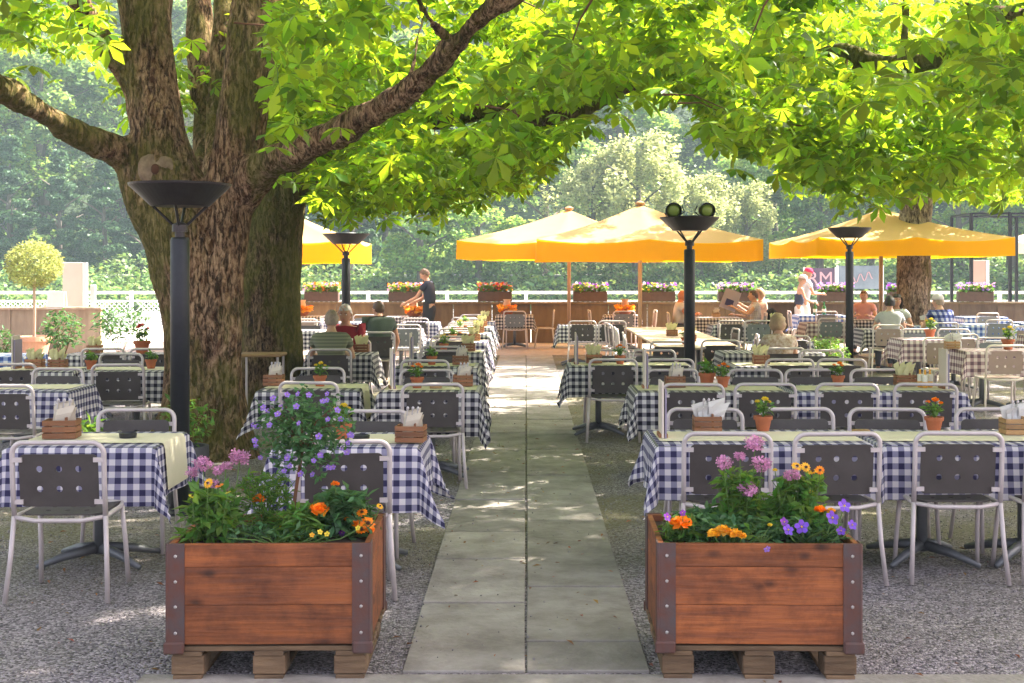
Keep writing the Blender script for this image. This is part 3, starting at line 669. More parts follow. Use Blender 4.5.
# where the underside of the canopy hangs, as a world-space height
BX = [-200, 0, 60, 100, 115, 150, 250, 300, 330, 370, 400, 430, 470, 500, 530, 555, 580, 610, 650, 690, 715, 740, 760, 790, 830, 850, 870, 900, 940, 1000, 1024, 1300]
BY = [120, 95, 120, 105, 130, 120, 150, 185, 222, 232, 208, 222, 200, 198, 198, 168, 118, 100, 90, 98, 150, 178, 152, 192, 200, 208, 214, 196, 196, 208, 196, 196]
def under(X, Y):
    px = 526 + X * 1250 / Y
    b = np.interp(px, BX, BY)
    return CAMZ + (270 - b) * Y / 1250
def crown(name, parent, boxes, seed, rich=True, size=(.13, .225), per=31, rad=.55, flat=.22, shade_roof=()):
    rg = np.random.default_rng(seed); P = []
    for (x0, x1, y0, y1, z1, n) in boxes:      # cluster centres between the hanging underside and z1
        X = rg.uniform(x0, x1, n); Y = rg.uniform(y0, y1, n); z0 = under(X, Y) + flat * .9 + rg.random(n) * .12
        z0 = np.maximum(z0, 2.35)
        ok = z0 < z1; X, Y, z0 = X[ok], Y[ok], z0[ok]; Z = z0 + rg.random(len(X)) ** 1.3 * (z1 - z0)
        P.append(np.stack([X, Y, Z], 1))
    for (x0, x1, y0, y1, z0, z1, n) in shade_roof: P.append(np.stack([rg.uniform(x0, x1, n), rg.uniform(y0, y1, n), rg.uniform(z0, z1, n)], 1))  # extra leaf layers above the view, added to keep the foreground shaded
    C = np.concatenate(P); k = per; n = len(C)
    a = rg.uniform(0, 2 * np.pi, (n, k)); q = np.sqrt(rg.random((n, k))) * rad; q *= rg.uniform(.6, 1.25, (n, 1))
    L = C[:, None, :] + np.stack([np.cos(a) * q, np.sin(a) * q, rg.normal(0, flat * .6, (n, k)) - q * q * .35], 2)
    L = L.reshape(-1, 3)
    lo = under(L[:, 0], L[:, 1]) - .16 * (rg.random(len(L)) ** 3) + .10 * np.sin(L[:, 0] * 4.1 + L[:, 1] * 2.3); L = L[L[:, 2] > lo + .04]
    # the space round the forked trunk and along its heavy right limb stays open, as inside any old crown
    px = 526 + L[:, 0] * 1250 / L[:, 1]; py = 270 - (L[:, 2] - CAMZ) * 1250 / L[:, 1]; dep = L[:, 1]
    trunk_zone = (px > 108) & (px < 268) & (py > -150) & (dep < 12.4)
    limb_y = np.interp(px, [230, 262, 300, 345, 395, 440, 478, 515, 570], [200, 168, 150, 128, 100, 62, 20, -12, -70])
    limb = (px > 250) & (px < 560) & (np.abs(py - limb_y) < 26) & (dep < 11.6) & (rg.random(len(L)) < .93)
    left = (px < 115) & (np.abs(py - np.interp(px, [-140, 0, 40, 80, 122], [30, 88, 112, 136, 152])) < 22) & (dep < 12)
    sky_hole = (px < 112) & (py > 55) & (rg.random(len(L)) < .8)
    lb2 = np.interp(px, [330, 380, 440, 500, 545, 590, 625, 665], [165, 142, 122, 108, 118, 108, 88, 70])
    limb2 = (px > 420) & (px < 670) & (np.abs(py - lb2) < 11) & (dep < 14.6) & (rg.random(len(L)) < .85)
    lb4 = np.interp(px, [840, 868, 900, 945, 985], [50, 60, 66, 56, 40])
    limb4 = (px > 835) & (px < 950) & (np.abs(py - lb4) < 13) & (dep < 12.2) & (rg.random(len(L)) < .85)
    L = L[~(trunk_zone | limb | left | sky_hole | limb2 | limb4)]
    tv, tf = (CV, CF) if rich else (SV, SF)
    V, F = scatter(tv, tf, L, rand_rot(len(L), .62, rg), rg.uniform(size[0], size[1], len(L)) * rg.choice([.7, 1, 1.1], len(L)))
    tw = MB()
    for c in C[:: max(1, len(C) // 160)]:
        d = Vector((rg.normal(), rg.normal(), abs(rg.normal()) * .4 + .25)).normalized() * rg.uniform(.6, 1.3); c = Vector(c)
        qx = 526 + c.x * 1250 / c.y
        if c.z < 7 and c.y > 8 and not (60 < qx < 310 and c.y < 17): tw.tube([c, c + d * .3 + Vector((0, 0, .05)), c + d * .6], [.004, .007, .010], 5)
    nl = len(F); TF = np.array([t for q in tw.f if len(q) == 4 for t in ((q[0], q[1], q[2]), (q[0], q[2], q[3]))]) + len(V)
    V = np.concatenate([V, np.array([tuple(v) for v in tw.v])]); F = np.concatenate([F, TF]); mi = np.zeros(len(F), np.int32); mi[nl:] = 1
    mesh_np(name, V, F, [M_leaf, M_brown_stem], parent, midx=mi)
TB = W(207, 455, 11.6)
T1 = thing('chestnut_tree', 'huge forked chestnut with flaking bark and a knot hole, behind the nearest lamp', 'tree', (0, 0, 0))
Y1 = 11.6
trunk_mesh('trunk', [
    br((205, 462, Y1, 50), (205, 435, Y1, 38), (204, 380, Y1, 35), (200, 300, Y1, 34), (190, 240, Y1, 37), (172, 190, Y1, 32), (158, 140, Y1, 28), (150, 80, Y1, 27), (146, 20, Y1, 25), (142, -60, Y1, 26), (130, -160, Y1 - .3, 20)),
    br((222, 462, Y1 - .1, 40), (226, 400, Y1 - .1, 22), (224, 330, Y1 - .15, 20), (225, 260, Y1 - .1, 22), (230, 200, Y1, 27), (237, 150, Y1, 25), (246, 90, Y1, 24), (252, 30, Y1, 24), (264, -60, Y1 + .2, 22), (280, -150, Y1 + .5, 18)),
    br((183, 462, Y1, 38), (184, 400, Y1 - .05, 22), (182, 330, Y1, 20), (170, 250, Y1, 24), (150, 200, Y1, 24), (140, 165, Y1, 24)),
    br((203, 240, Y1 + .7, 22), (204, 160, Y1 + 1.4, 13), (202, 90, Y1 + 1.8, 13), (198, 20, Y1 + 2.0, 13), (192, -80, Y1 + 2.2, 12)),
    br((222, 225, Y1 + .7, 20), (220, 120, Y1 + 1.3, 14), (226, 40, Y1 + 1.4, 14), (232, -60, Y1 + 1.8, 12)),
    br((150, 165, Y1, 20), (122, 152, Y1 - .1, 17), (80, 136, Y1 - .4, 14), (40, 112, Y1 - .8, 13), (0, 88, Y1 - 1.2, 13), (-60, 62, Y1 - 1.8, 11), (-140, 30, Y1 - 2.5, 8)),
    br((136, 90, Y1, 14), (118, 62, Y1 - .1, 12), (98, 32, Y1 - .3, 11), (78, 2, Y1 - .6, 10), (50, -50, Y1 - 1.2, 8)),
    br((236, 200, Y1, 24), (262, 168, Y1 - .3, 19), (300, 150, Y1 - .7, 17), (345, 128, Y1 - 1.1, 16), (395, 100, Y1 - 1.5, 15), (440, 62, Y1 - 1.8, 14), (478, 20, Y1 - 2.1, 13), (515, -12, Y1 - 2.3, 11), (570, -70, Y1 - 2.7, 8)),
    br((404, 96, Y1 - 1.5, 9), (412, 70, Y1 - 1.4, 6), (420, 30, Y1 - 1.2, 5), (440, -40, Y1 - 1, 4)),
    br((440, 60, Y1 - 1.8, 8), (452, 44, Y1 - 2.2, 5), (430, 20, Y1 - 2.6, 4), (410, -20, Y1 - 3, 3)),
], M_bark, T1, voxel=.034, disp=.03)
# pale healed scar with a small dark hollow
tv_ = [v.co for v in T1.children[0].data.vertices] if T1.children else []
tv_ = [v for v in tv_ if abs(526 + v.x * 1250 / v.y - 154) < 4 and abs(270 - (v.z - CAMZ) * 1250 / v.y - 168) < 5]
kc = Vector(W(154, 168, min(v.y for v in tv_) + .0)); k = MB()
for i in range(3): k.ball(kc + Vector((0, .085 - .012 * i, .01 * i)), (.175, .135, .08)[i], 3, (1, .5, 1.0 - .05 * i))
k.v = [tuple(Vector(v) + Vector((0, -.014 * noise.noise(Vector(v) * 14), .0))) for v in k.v]; k.build('scar', mat('scar_wood', (.30, .215, .145), .9, col2=(.13, .085, .055), scale=9, bump=.5, bscale=14), T1, smooth=True)
k = MB(); k.ball(kc + Vector((.01, -.0, -.01)), .04, 2, (1, .5, 1.25)); k.build('knot_hole', M_dark, T1, smooth=True)
crown('crown', T1, [(-9.5, -3.6, 7, 16, 6.0, 45), (-4.0, 1.2, 10.0, 16.0, 5.0, 105), (-2.6, 1.6, 8.0, 10.5, 4.0, 22), (-9.5, 1.5, 5, 17, 9.5, 60)], 21, shade_roof=[(-8, 0, 5, 11, 6.6, 8.8, 120)])
T2 = thing('chestnut_tree', 'dark moss covered chestnut trunk just behind the huge forked one', 'tree', (0, 0, 0)); Y2 = 15
trunk_mesh('trunk', [
    br((273, 428, Y2, 40), (272, 400, Y2, 33), (268, 330, Y2, 30), (270, 260, Y2, 32), (278, 210, Y2, 30), (285, 165, Y2, 24), (288, 100, Y2, 20), (286, 20, Y2 + .3, 18), (284, -80, Y2 + .6, 14)),
    br((290, 420, Y2, 22), (284, 330, Y2 - .1, 18), (286, 240, Y2 - .1, 18), (296, 190, Y2 - .2, 17), (330, 165, Y2 - .5, 12), (380, 142, Y2 - .8, 9), (440, 122, Y2 - 1, 8), (500, 108, Y2 - 1.1, 10), (545, 118, Y2 - 1, 9), (590, 108, Y2 - .8, 8), (625, 88, Y2 - .6, 7), (665, 70, Y2 - .4, 4), (700, 60, Y2 - .2, 2.5)),
    br((522, 108, Y2 - 1, 6), (515, 80, Y2 - 1.1, 4), (508, 50, Y2 - 1.2, 3), (490, 10, Y2 - 1.3, 2.5)),
    br((605, 98, Y2 - .7, 5), (615, 60, Y2 - .8, 3.5), (624, 20, Y2 - 1, 3)),
    br((640, 84, Y2 - .6, 4), (655, 48, Y2 - .4, 2.5), (672, 20, Y2, 2)),
    br((350, 230, Y2 + 1, 3), (348, 200, Y2 + .8, 4), (340, 165, Y2 - .2, 5)),
], M_barkm, T2, voxel=.04, disp=.035, seed=9)
crown('crown', T2, [(-3.5, 2.0, 13, 20, 5.5, 70), (-2.0, 2.2, 12, 15, 4.4, 36), (-5, 4.0, 13, 21, 10.5, 30)], 22)
T3 = thing('chestnut_tree', 'single straight chestnut trunk in front of the right hand yellow parasol', 'tree', (0, 0, 0)); Y3 = 24
trunk_mesh('trunk', [
    br((916, 366, Y3, 24), (915, 345, Y3, 18.5), (914, 300, Y3, 16), (913, 260, Y3, 16), (915, 225, Y3, 16), (917, 200, Y3, 15), (915, 160, Y3, 13), (905, 100, Y3, 11), (895, 40, Y3, 9), (890, -40, Y3, 7)),
    br((915, 210, Y3, 9), (940, 160, Y3 - .5, 8), (980, 110, Y3 - 1.2, 7), (1030, 60, Y3 - 2, 5)),
    br((912, 205, Y3, 8), (885, 165, Y3 - .8, 7), (850, 120, Y3 - 1.6, 5), (800, 80, Y3 - 3, 3)),
], M_barkg, T3, voxel=.045, disp=.03, seed=5)
crown('crown', T3, [(3.6, 12, 17.5, 27, 6.6, 105), (3.0, 13, 17, 29, 12, 40)], 23, size=(.18, .26))
T4 = thing('chestnut_tree', 'chestnut reaching in from the right, only its branches and nearest big leaves visible', 'tree', (0, 0, 0))
trunk_mesh('trunk', [
    [(7.4, 11, -.1, .55), (7.3, 11, .8, .42), (7.2, 11, 2.2, .40), (7.1, 11, 4, .34), (7.3, 11.4, 6.5, .26), (7.5, 11.5, 9, .14)],
    [(7.2, 11, 2.8, .22)] + br((1030, 20, 11.4, 11), (985, 40, 11.6, 10), (945, 56, 11.8, 10), (900, 66, 12, 10), (868, 60, 12.2, 9), (840, 50, 12.4, 7), (800, 62, 12.6, 5), (770, 88, 12.8, 3)),
    br((905, 66, 12, 6), (904, 40, 12, 6), (906, 10, 12.1, 5), (908, -40, 12.3, 5)),
    br((870, 60, 12.2, 4), (840, 85, 12.3, 5), (832, 90, 12.2, 4), (826, 72, 12, 3), (812, 50, 12, 2.5)),
    br((1080, -20, 9.5, 7), (1010, 18, 9.3, 5), (975, 8, 9.0, 3.5), (930, -20, 9, 3)),
], M_barkm, T4, voxel=.035, disp=.02, seed=3)
crown('crown', T4, [(1.4, 6.8, 10.5, 17.5, 5.2, 115), (2.6, 6.2, 9, 12.5, 3.9, 45), (0.8, 12, 4.5, 18, 9.5, 60), (.4, 3.2, 11, 16, 4.6, 26)], 24, shade_roof=[(-2.5, 11.5, 5.0, 11.3, 6.8, 9.0, 760), (0, 8, 11.5, 17, 7, 9.5, 40)])  # dense unseen leaves overhead are added for foreground shade

# ---------------------------------------------------------------- furniture makers
def plate_mesh(wd, ht, holes, rr, thick, corner=.03):
    bm = bmesh.new(); E = []
    def loop(pts):
        vs = [bm.verts.new((x, 0, z)) for x, z in pts]
        for i in range(len(vs)): E.append(bm.edges.new((vs[i], vs[(i + 1) % len(vs)])))
    out = []
    for cx, cz, a0 in ((wd / 2 - corner, ht / 2 - corner, 0), (-wd / 2 + corner, ht / 2 - corner, 90), (-wd / 2 + corner, -ht / 2 + corner, 180), (wd / 2 - corner, -ht / 2 + corner, 270)):
        for k in range(5): a = R(a0 + k * 22.5); out.append((cx + corner * math.cos(a), cz + corner * math.sin(a)))
    loop(out)
    for hx, hz in holes: loop([(hx + rr * math.cos(2 * math.pi * k / 12), hz + rr * math.sin(2 * math.pi * k / 12)) for k in range(12)])
    bmesh.ops.triangle_fill(bm, edges=E, use_beauty=True)
    ret = bmesh.ops.extrude_face_region(bm, geom=bm.faces[:])
    for v in [x for x in ret['geom'] if isinstance(x, bmesh.types.BMVert)]: v.co.y += thick
    bmesh.ops.recalc_face_normals(bm, faces=bm.faces[:]); bm.verts.index_update()
    r = ([v.co.copy() for v in bm.verts], [tuple(v.index for v in f.verts) for f in bm.faces]); bm.free(); return r
def chair(frame=M_frame, plate=M_plate):
    r = thing('terrace_chair', '', 'chair')
    # backrest side is at -Y; hoop leans back a little
    t = .0135; hw = .235
    hp = [(-hw, -.205, .44), (-hw, -.225, .60)]
    for k in range(7): a = R(180 - k * 15); hp.append((-hw + .06 + .06 * math.cos(a), -.235 - .012 * k / 6, .765 + .06 * math.sin(a)))
    hp += [(-x, y, z) for x, y, z in reversed(hp)]
    b = MB(); b.tube(hp, t, 10); b.build('back_frame', frame, r, smooth=True)
    b = MB(); b.tube([(-hw, -.205, .435), (-.225, .10, .435), (-.20, .19, .435), (-.12, .225, .435), (.12, .225, .435), (.20, .19, .435), (.225, .10, .435), (hw, -.205, .435), (.12, -.235, .42), (-.12, -.235, .42), (-hw, -.205, .435)], t * .9, 8); b.build('seat_frame', frame, r, smooth=True)
    for s in (-1, 1):
        b = MB(); b.tube([(s * hw, -.205, .445), (s * (hw + .012), -.225, .22), (s * (hw + .028), -.262, .0)], t, 8); b.build('leg', frame, r, smooth=True)
        b = MB(); b.tube([(s * .222, .12, .432), (s * .23, .16, .22), (s * .238, .185, .0)], t, 8); b.build('leg', frame, r, smooth=True)
    v, f = plate_mesh(.405, .275, [(x, z) for x in (-.10, 0, .10) for z in (-.045, .06)], .017, .008)
    b = MB(); b.add([Vector((x, y - .222 - .03 * (z / .28) + .10 * (x * x) * -1 + .004, z + .625)) for x, y, z in v], f); b.build('backrest', plate, r)
    b = MB()
    v, f = plate_mesh(.41, .40, [(x, z) for x in (-.10, 0, .10) for z in (-.1, 0, .1)], .015, .009, .06)
    b.add([Vector((x, z + .01, .447 - y - .12 * x * x * 0 - (.015 if z > .17 else 0))) for x, y, z in v], f); b.build('seat', plate, r)
    for s in (-1, 1):
        for z in (.735, .515): b = MB(); b.box((s * .208, -.228 - (z - .62) * .1, z), (.05, .012, .024)); b.build('bracket', M_frame, r)
    return r
def mk_sunlit_tan():
    return chair(mat('sunlit_frame', (0.60, 0.54, 0.50), 0.4, .1, var=.1), mat('sunlit_shell', (0.30, 0.22, 0.19), .55, var=.15))  # lighter copy of the chair colours, with sunlight put into them
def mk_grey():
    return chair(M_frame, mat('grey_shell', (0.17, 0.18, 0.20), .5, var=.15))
def ch(X, Yb, face, label, kind='dark', jitter=True, group='terrace chairs'):
    """Yb: depth of the backrest; face: 'away' (sitter looks away from us), 'to' (towards us), 'L' / 'R'"""
    a = {'away': 0, 'to': math.pi, 'R': -math.pi / 2, 'L': math.pi / 2}[face]
    off = Vector((0, .235, 0)); off.rotate(Matrix.Rotation(a, 3, 'Z'))
    j = R(random.uniform(-7, 7)) if jitter else 0
    if jitter: X += random.uniform(-.02, .02); Yb += random.uniform(-.03, .02)
    mk = {'dark': chair, 'tan': mk_sunlit_tan, 'grey': mk_grey}[kind]
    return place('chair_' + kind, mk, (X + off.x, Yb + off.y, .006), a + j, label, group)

def table(wd, dp, wooden=False):
    def mk():
        r = thing('dining_table', '', 'table')
        b = MB(); b.box((0, 0, TZ - .016), (wd, dp, .03), ch=.006); b.build('tabletop', M_table if wooden else M_galv, r)
        xs = [0] if wd < 1.0 else [-wd / 2 + .32, wd / 2 - .32]
        if wooden: xs = [0]
        ys = [0] if not wooden else [-dp / 2 + .35, dp / 2 - .35]
        for x in xs:
            for y in ys:
                b = MB(); b.tube([(x, y, .05), (x, y, TZ - .032)], .032, 14); b.build('pedestal', M_galv, r, smooth=True)
                for k in range(4):
                    a = R(45 + 90 * k) if not (wd < 1 or wooden) else R(35 + 90 * k + (20 if k % 2 else 0))
                    c, s = math.cos(a), math.sin(a); b = MB(); b.tube([(x + c * .03, y + s * .03, .085), (x + c * .2, y + s * .2, .06), (x + c * .36, y + s * .36, .016)], [.034, .027, .016], 6); b.build('foot', M_galv, r, smooth=True)
        return r
    return mk
def cloth_mesh(wd, dp, drop, dl, dr, seed, step=.035):
    rg = random.Random(seed); ph = rg.uniform(0, 6.28)
    xs = list(np.arange(-wd / 2 - dl, wd / 2 + dr + .001, (wd + dl + dr) / max(4, round((wd + dl + dr) / step))))
    ys = list(np.arange(-dp / 2 - drop, dp / 2 + drop + .001, (dp + 2 * drop) / max(4, round((dp + 2 * drop) / step))))
    V = []; UV = []
    for y in ys:
        for x in xs:
            ex = max(0, abs(x) - wd / 2); ey = max(0, abs(y) - dp / 2); sx = 1 if x > 0 else -1; sy = 1 if y > 0 else -1
            e = math.hypot(ex, ey)
            bx = max(-wd / 2, min(wd / 2, x)); by = max(-dp / 2, min(dp / 2, y))
            if e < 1e-6: V.append((x, y, TZ + .003 + .0015 * math.sin(x * 9 + ph) * math.sin(y * 7))); UV.append((x, y)); continue
            ang = math.atan2(ey, ex)
            s = x if ey > ex else y                       # running coordinate along the hem
            fold = math.sin(s * 13 + ph) * .55 + math.sin(s * 23 + ph * 2) * .14
            corner = math.sin(2 * ang)                    # 1 on the diagonal
            flare = .06 + .10 * fold * (e / .32) + .26 * corner ** 2
            out = .008 + e * max(.02, flare)
            out = max(out, .008)
            dz = math.sqrt(max(0, e * e - (e * min(.6, flare)) ** 2))
            swing = .10 * corner * e * (1 if (sx * sy > 0) else -1) * math.sin(ph)
            dx, dy = math.cos(ang) * sx, math.sin(ang) * sy
            V.append((bx + dx * out - dy * swing, by + dy * out + dx * swing, TZ + .003 - dz + (.004 if e < .02 else 0))); UV.append((x, y))
    nx = len(xs); F = [(j * nx + i, j * nx + i + 1, (j + 1) * nx + i + 1, (j + 1) * nx + i) for j in range(len(ys) - 1) for i in range(nx - 1)]
    m = MB(); m.add(V, F); m.uv = UV; return m
def runner_mesh(wd, dp, wide, dl, dr):
    """yellow strip lying along the table, its ends hanging over"""
    P = []
    if dl > 0: P += [(-wd / 2 - .022 - .07 * dl, TZ - dl), (-wd / 2 - .022, TZ - .03), (-wd / 2 - .012, TZ + .004)]
    P += [(x, TZ + .0085) for x in np.linspace(-wd / 2 + (0.0 if dl > 0 else .03), wd / 2 - (0 if dr > 0 else .03), 9)]
    if dr > 0: P += [(wd / 2 + .012, TZ + .004), (wd / 2 + .022, TZ - .03), (wd / 2 + .022 + .07 * dr, TZ - dr)]
    V = []; n = 5
    for x, z in P:
        for k in range(n): V.append((x, -wide / 2 + wide * k / (n - 1), z))
    F = [(i * n + k, (i + 1) * n + k, (i + 1) * n + k + 1, i * n + k + 1) for i in range(len(P) - 1) for k in range(n - 1)]
    m = MB(); m.add(V, F); return m
seedc = [0]
def set_table(x0, x1, y0, y1, where, cloth='k', runner=None, drop=.31, dl=.30, dr=.30, bare=False):
    wd, dp = round(x1 - x0, 2), round(y1 - y0, 2); X, Y = (x0 + x1) / 2, (y0 + y1) / 2; seedc[0] += 1
    place(('tb', wd, dp, bare), table(wd, dp, bare), (X, Y, .006), 0, ('bare wooden table' if bare else 'pedestal table') + ', ' + where, 'terrace tables')
    if bare: return
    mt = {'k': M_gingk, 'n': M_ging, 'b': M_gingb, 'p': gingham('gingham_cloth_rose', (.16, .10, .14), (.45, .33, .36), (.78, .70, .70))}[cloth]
    nm = {'k': 'black and white', 'n': 'navy and white', 'b': 'bright blue and white', 'p': 'rosy brown and white'}[cloth]
    o = cloth_mesh(wd, dp, drop, dl, dr, seedc[0], .035 if Y < 12 else .06).build('tablecloth', mt, smooth=True, loc=(X, Y, .006)); tag(o, nm + ' checked cloth, ' + where, 'tablecloth', 'checked tablecloths')
    if runner:
        o = runner_mesh(wd, dp, dp * .62, runner[0], runner[1]).build('table_runner', M_runner, smooth=True, loc=(X, Y, .006)); tag(o, 'pale yellow runner, ' + where, 'table runner', 'pale yellow runners')

ZT = TZ + .006 + .0095     # where things stand on a runner
def basket(light=False):
    def mk():
        r = thing('cutlery_basket', '', 'basket'); m = M_boxl if light else M_boxw
        for z in (.018, .05, .082):
            b = MB()
            for s in (-1, 1): b.box((0, s * .055, z), (.165, .008, .027)); b.box((s * .0785, 0, z), (.008, .102, .027))
            b.build('slat_row', m, r)
        b = MB(); b.box((0, 0, .006), (.15, .10, .008)); b.build('base', m, r)
        b = MB(); b.box((.03, 0, .06), (.008, .10, .10)); b.build('divider', m, r)
        return r
    return mk
def napkins(kind):
    def mk():
        r = thing('napkin_bundle', '', 'napkins'); mt = {'p': M_paper, 'w': M_paperw, 'y': M_papery}[kind]; rg = random.Random(ord(kind))
        for i in range(7 if kind != 'y' else 16):
            x = rg.uniform(-.05, .05); y = rg.uniform(-.03, .03); a = rg.uniform(-.35, .35) + (x * 3); h = rg.uniform(.12, .175); wf = .45 if kind == 'y' else 1
            b = MB(); n = 5; V = []
            for k in range(n):
                t = k / (n - 1)
                for u in (-1, 1):
                    V.append((x + math.sin(a) * h * t + u * wf * (.028 + .018 * t), y + rg.uniform(-.007, .007) + .03 * t * math.sin(i * 2.1), .015 + math.cos(a) * h * t + u * .012 * t))
            o = len(V); V2 = [(p[0], p[1] + .007, p[2]) for p in V]; V += V2
            F = [(2 * k, 2 * k + 1, 2 * k + 3, 2 * k + 2) for k in range(n - 1)] + [(o + 2 * k, o + 2 * k + 2, o + 2 * k + 3, o + 2 * k + 1) for k in range(n - 1)]
            F += [(0, 2, o + 2, o), (2 * n - 2, 2 * n - 1, o + 2 * n - 1, o + 2 * n - 2)]
            b.add(V, F); b.build('napkin', mt, r)
        if kind != 'y':
            for i in range(3):
                b = MB(); x = -.03 + i * .03; b.tube([(x, -.01, .06), (x + .01, 0, .17)], .004, 5); b.ball((x + .011, 0, .178), .010, 1, (1, .4, 1.5)); b.build('cutlery_handle', M_bolt, r)
        return r
    return mk
def bk(px, Y, where, kind='p', light=False, s=1.0, rz=0, X=None):
    X = PX(px, Y) if X is None else X
    place('bk%d' % light, basket(light), (X, Y, ZT), rz, ('light' if light else 'brown') + ' cutlery basket, ' + where, 'cutlery baskets', s)
    nm = {'p': 'cream paper napkins', 'w': 'white paper napkins', 'y': 'pale yellow napkins'}[kind]
    place('nk' + kind, napkins(kind), (X, Y, ZT + .012 * s), rz, nm + ' in a basket, ' + where, 'napkin bundles', s)
def pot(flower, seed, h=.11, wd=.055):
    fm = {'o': M_orange, 'y': M_yellow, 'r': M_red, 'g': None}[flower]
    def mk():
        r = thing('potted_flower', '', 'potted plant'); rg = np.random.default_rng(seed)
        b = MB(); b.lathe([(.036, 0), (.050, .068), (.057, .068), (.059, .09), (.050, .09), (.048, .075)], 20); b.build('pot', M_terra, r)
        b = MB(); b.lathe([(.0475, .0), (.0475, .004)], 12, (0, 0, .074)); b.build('soil', M_soil, r)
        n = 60; d = rg.normal(0, 1, (n, 3)); d /= np.linalg.norm(d, axis=1)[:, None]; P = d * rg.uniform(.1, 1, (n, 1)) * np.array([.05, .05, .045]) + np.array([0, 0, .135])
        V, F = scatter(LV, LF, P, rand_rot(n, .8, rg), rg.uniform(.035, .06, n)); mesh_np('foliage', V, F, M_leaf2, r)
        b = MB()
        for k in range(6): a = k * 1.05; b.tube([(0, 0, .08), (math.cos(a) * .02, math.sin(a) * .02, .11), (math.cos(a) * .04, math.sin(a) * .04, .15)], .002, 4)
        b.build('stems', M_green_stem, r)
        if fm:
            for (x, y, z, s) in ((.005, -.02, .195, .026), (-.035, .0, .18, .018), (.04, .01, .175, .017)):
                bloom('p', (x, y, z), s, fm, r, seed)
        return r
    return mk
def bloom(kind, c, s, fm, parent, seed=0):
    rg = np.random.default_rng(seed + int(abs(c[0]) * 9999) + 7); c = np.array(c)
    if kind == 'p':      # pompon
        n = 46; d = rg.normal(0, 1, (n, 3)); d /= np.linalg.norm(d, axis=1)[:, None]; d[:, 2] = np.abs(d[:, 2]) * .9 - .15
        P = c + d * s * .55 * np.array([1, 1, .7]); V, F = scatter([(-.5, -.4, 0), (.5, -.4, .1), (.5, .4, 0), (-.5, .4, .1)], [(0, 1, 2, 3)], P, rand_rot(n, .8, rg), np.full(n, s * .75))
        return mesh_np('blossom', V, F, fm, parent)
    if kind == 'd':      # daisy-like
        b = MB(); b.mi = 0; n = 12; tl = rg.uniform(-.5, .5); rot = Matrix.Rotation(R(35) + tl, 3, 'X') @ Matrix.Rotation(rg.uniform(-.5, .5), 3, 'Y')
        for k in range(n):
            a = 2 * math.pi * k / n; u = Vector((math.cos(a), math.sin(a), -.12)); w_ = Vector((-math.sin(a), math.cos(a), 0))
            V = [u * s * .2, u * s * .65 + w_ * s * .22, u * s, u * s * .65 - w_ * s * .22]; b.add([rot @ v + Vector(c) for v in V], [(0, 1, 2, 3)])
        b.mi = 1; b.ball(Vector(c) + rot @ Vector((0, 0, .004)), s * .28, 1, (1, 1, .7)); return b.build('blossom', [fm, M_dark], parent)
    if kind == 'v':      # five broad petals
        b = MB(); rot = Matrix.Rotation(R(60), 3, 'X') @ Matrix.Rotation(rg.uniform(-.6, .6), 3, 'Y')
        for k in range(5):
            a = 2 * math.pi * k / 5 + .3; u = Vector((math.cos(a), math.sin(a), .15)); w_ = Vector((-math.sin(a), math.cos(a), 0))
            V = [u * s * .08, u * s * .6 + w_ * s * .42, u * s * 1.0 + w_ * s * .22, u * s * 1.0 - w_ * s * .22, u * s * .6 - w_ * s * .42]; b.add([rot @ v + Vector(c) for v in V], [(0, 1, 2, 3, 4)])
        b.mi = 1; b.ball(Vector(c) + rot @ Vector((0, 0, .004)), s * .14, 1); return b.build('blossom', [fm, M_yellow], parent)
    if kind == 'u':      # umbel of tiny four-petal flowers
        n = 60; d = rg.normal(0, 1, (n, 3)); d /= np.linalg.norm(d, axis=1)[:, None]
        P = c + d * s * rg.uniform(.55, 1.0, (n, 1)) * np.array([1, 1, .75]); tv = []; tf = []
        for k in range(4):
            a = math.pi / 2 * k; ca, sa = math.cos(a), math.sin(a); o = len(tv)
            tv += [(0, 0, 0), (ca - sa * .45, sa + ca * .45, .2), (ca * 1.3, sa * 1.3, .1), (ca + sa * .45, sa - ca * .45, .2)]; tf.append((o, o + 1, o + 2, o + 3))
        V, F = scatter(tv, tf, P, rand_rot(n, 1.0, rg), rg.uniform(.2, .32, n) * s); return mesh_np('blossom', V, F, fm, parent)
def pt(px, Y, flower, where, s=1.0, X=None):
    nm = {'o': 'orange', 'y': 'yellow', 'r': 'red'}.get(flower)
    lab = ('terracotta pot of %s flowers, ' % nm if nm else 'terracotta pot of green herbs, ') + where
    return place('pt' + flower, pot(flower, ord(flower)), (PX(px, Y) if X is None else X, Y, ZT), random.uniform(-.4, .4), lab, 'small terracotta table pots', s)
def menu():
    r = thing('menu_card', '', 'menu')
    b = MB(); b.box((0, 0, .165), (.012, .20, .33), ch=.002); b.build('cover', M_cream, r)
    b = MB(); b.box((.018, .004, .145), (.010, .19, .29)); b.build('cover', mat('violet_card', (.28, .24, .33), .6), r)
    b = MB(); b.box((.006, 0, .012), (.05, .15, .022)); b.build('holder', M_boxw, r)
    return r
def mn(px, Y, where, X=None, rz=0): place('menu', menu, (PX(px, Y) if X is None else X, Y, ZT), rz, 'tall narrow menu cards standing upright, ' + where, 'standing menus')
def ashtray():
    r = thing('ashtray', '', 'ashtray'); b = MB(); b.lathe([(.048, 0), (.052, .028), (.044, .03), (.040, .012)], 20); b.build('bowl', M_iron, r)
    b = MB(); b.lathe([(.0395, 0), (.0395, .003)], 16, (0, 0, .0125)); b.build('sand', M_galv, r); return r
def ash(px, Y, where): place('ash', ashtray, (PX(px, Y), Y, ZT), 0, 'small black ashtray, ' + where, 'ashtrays')
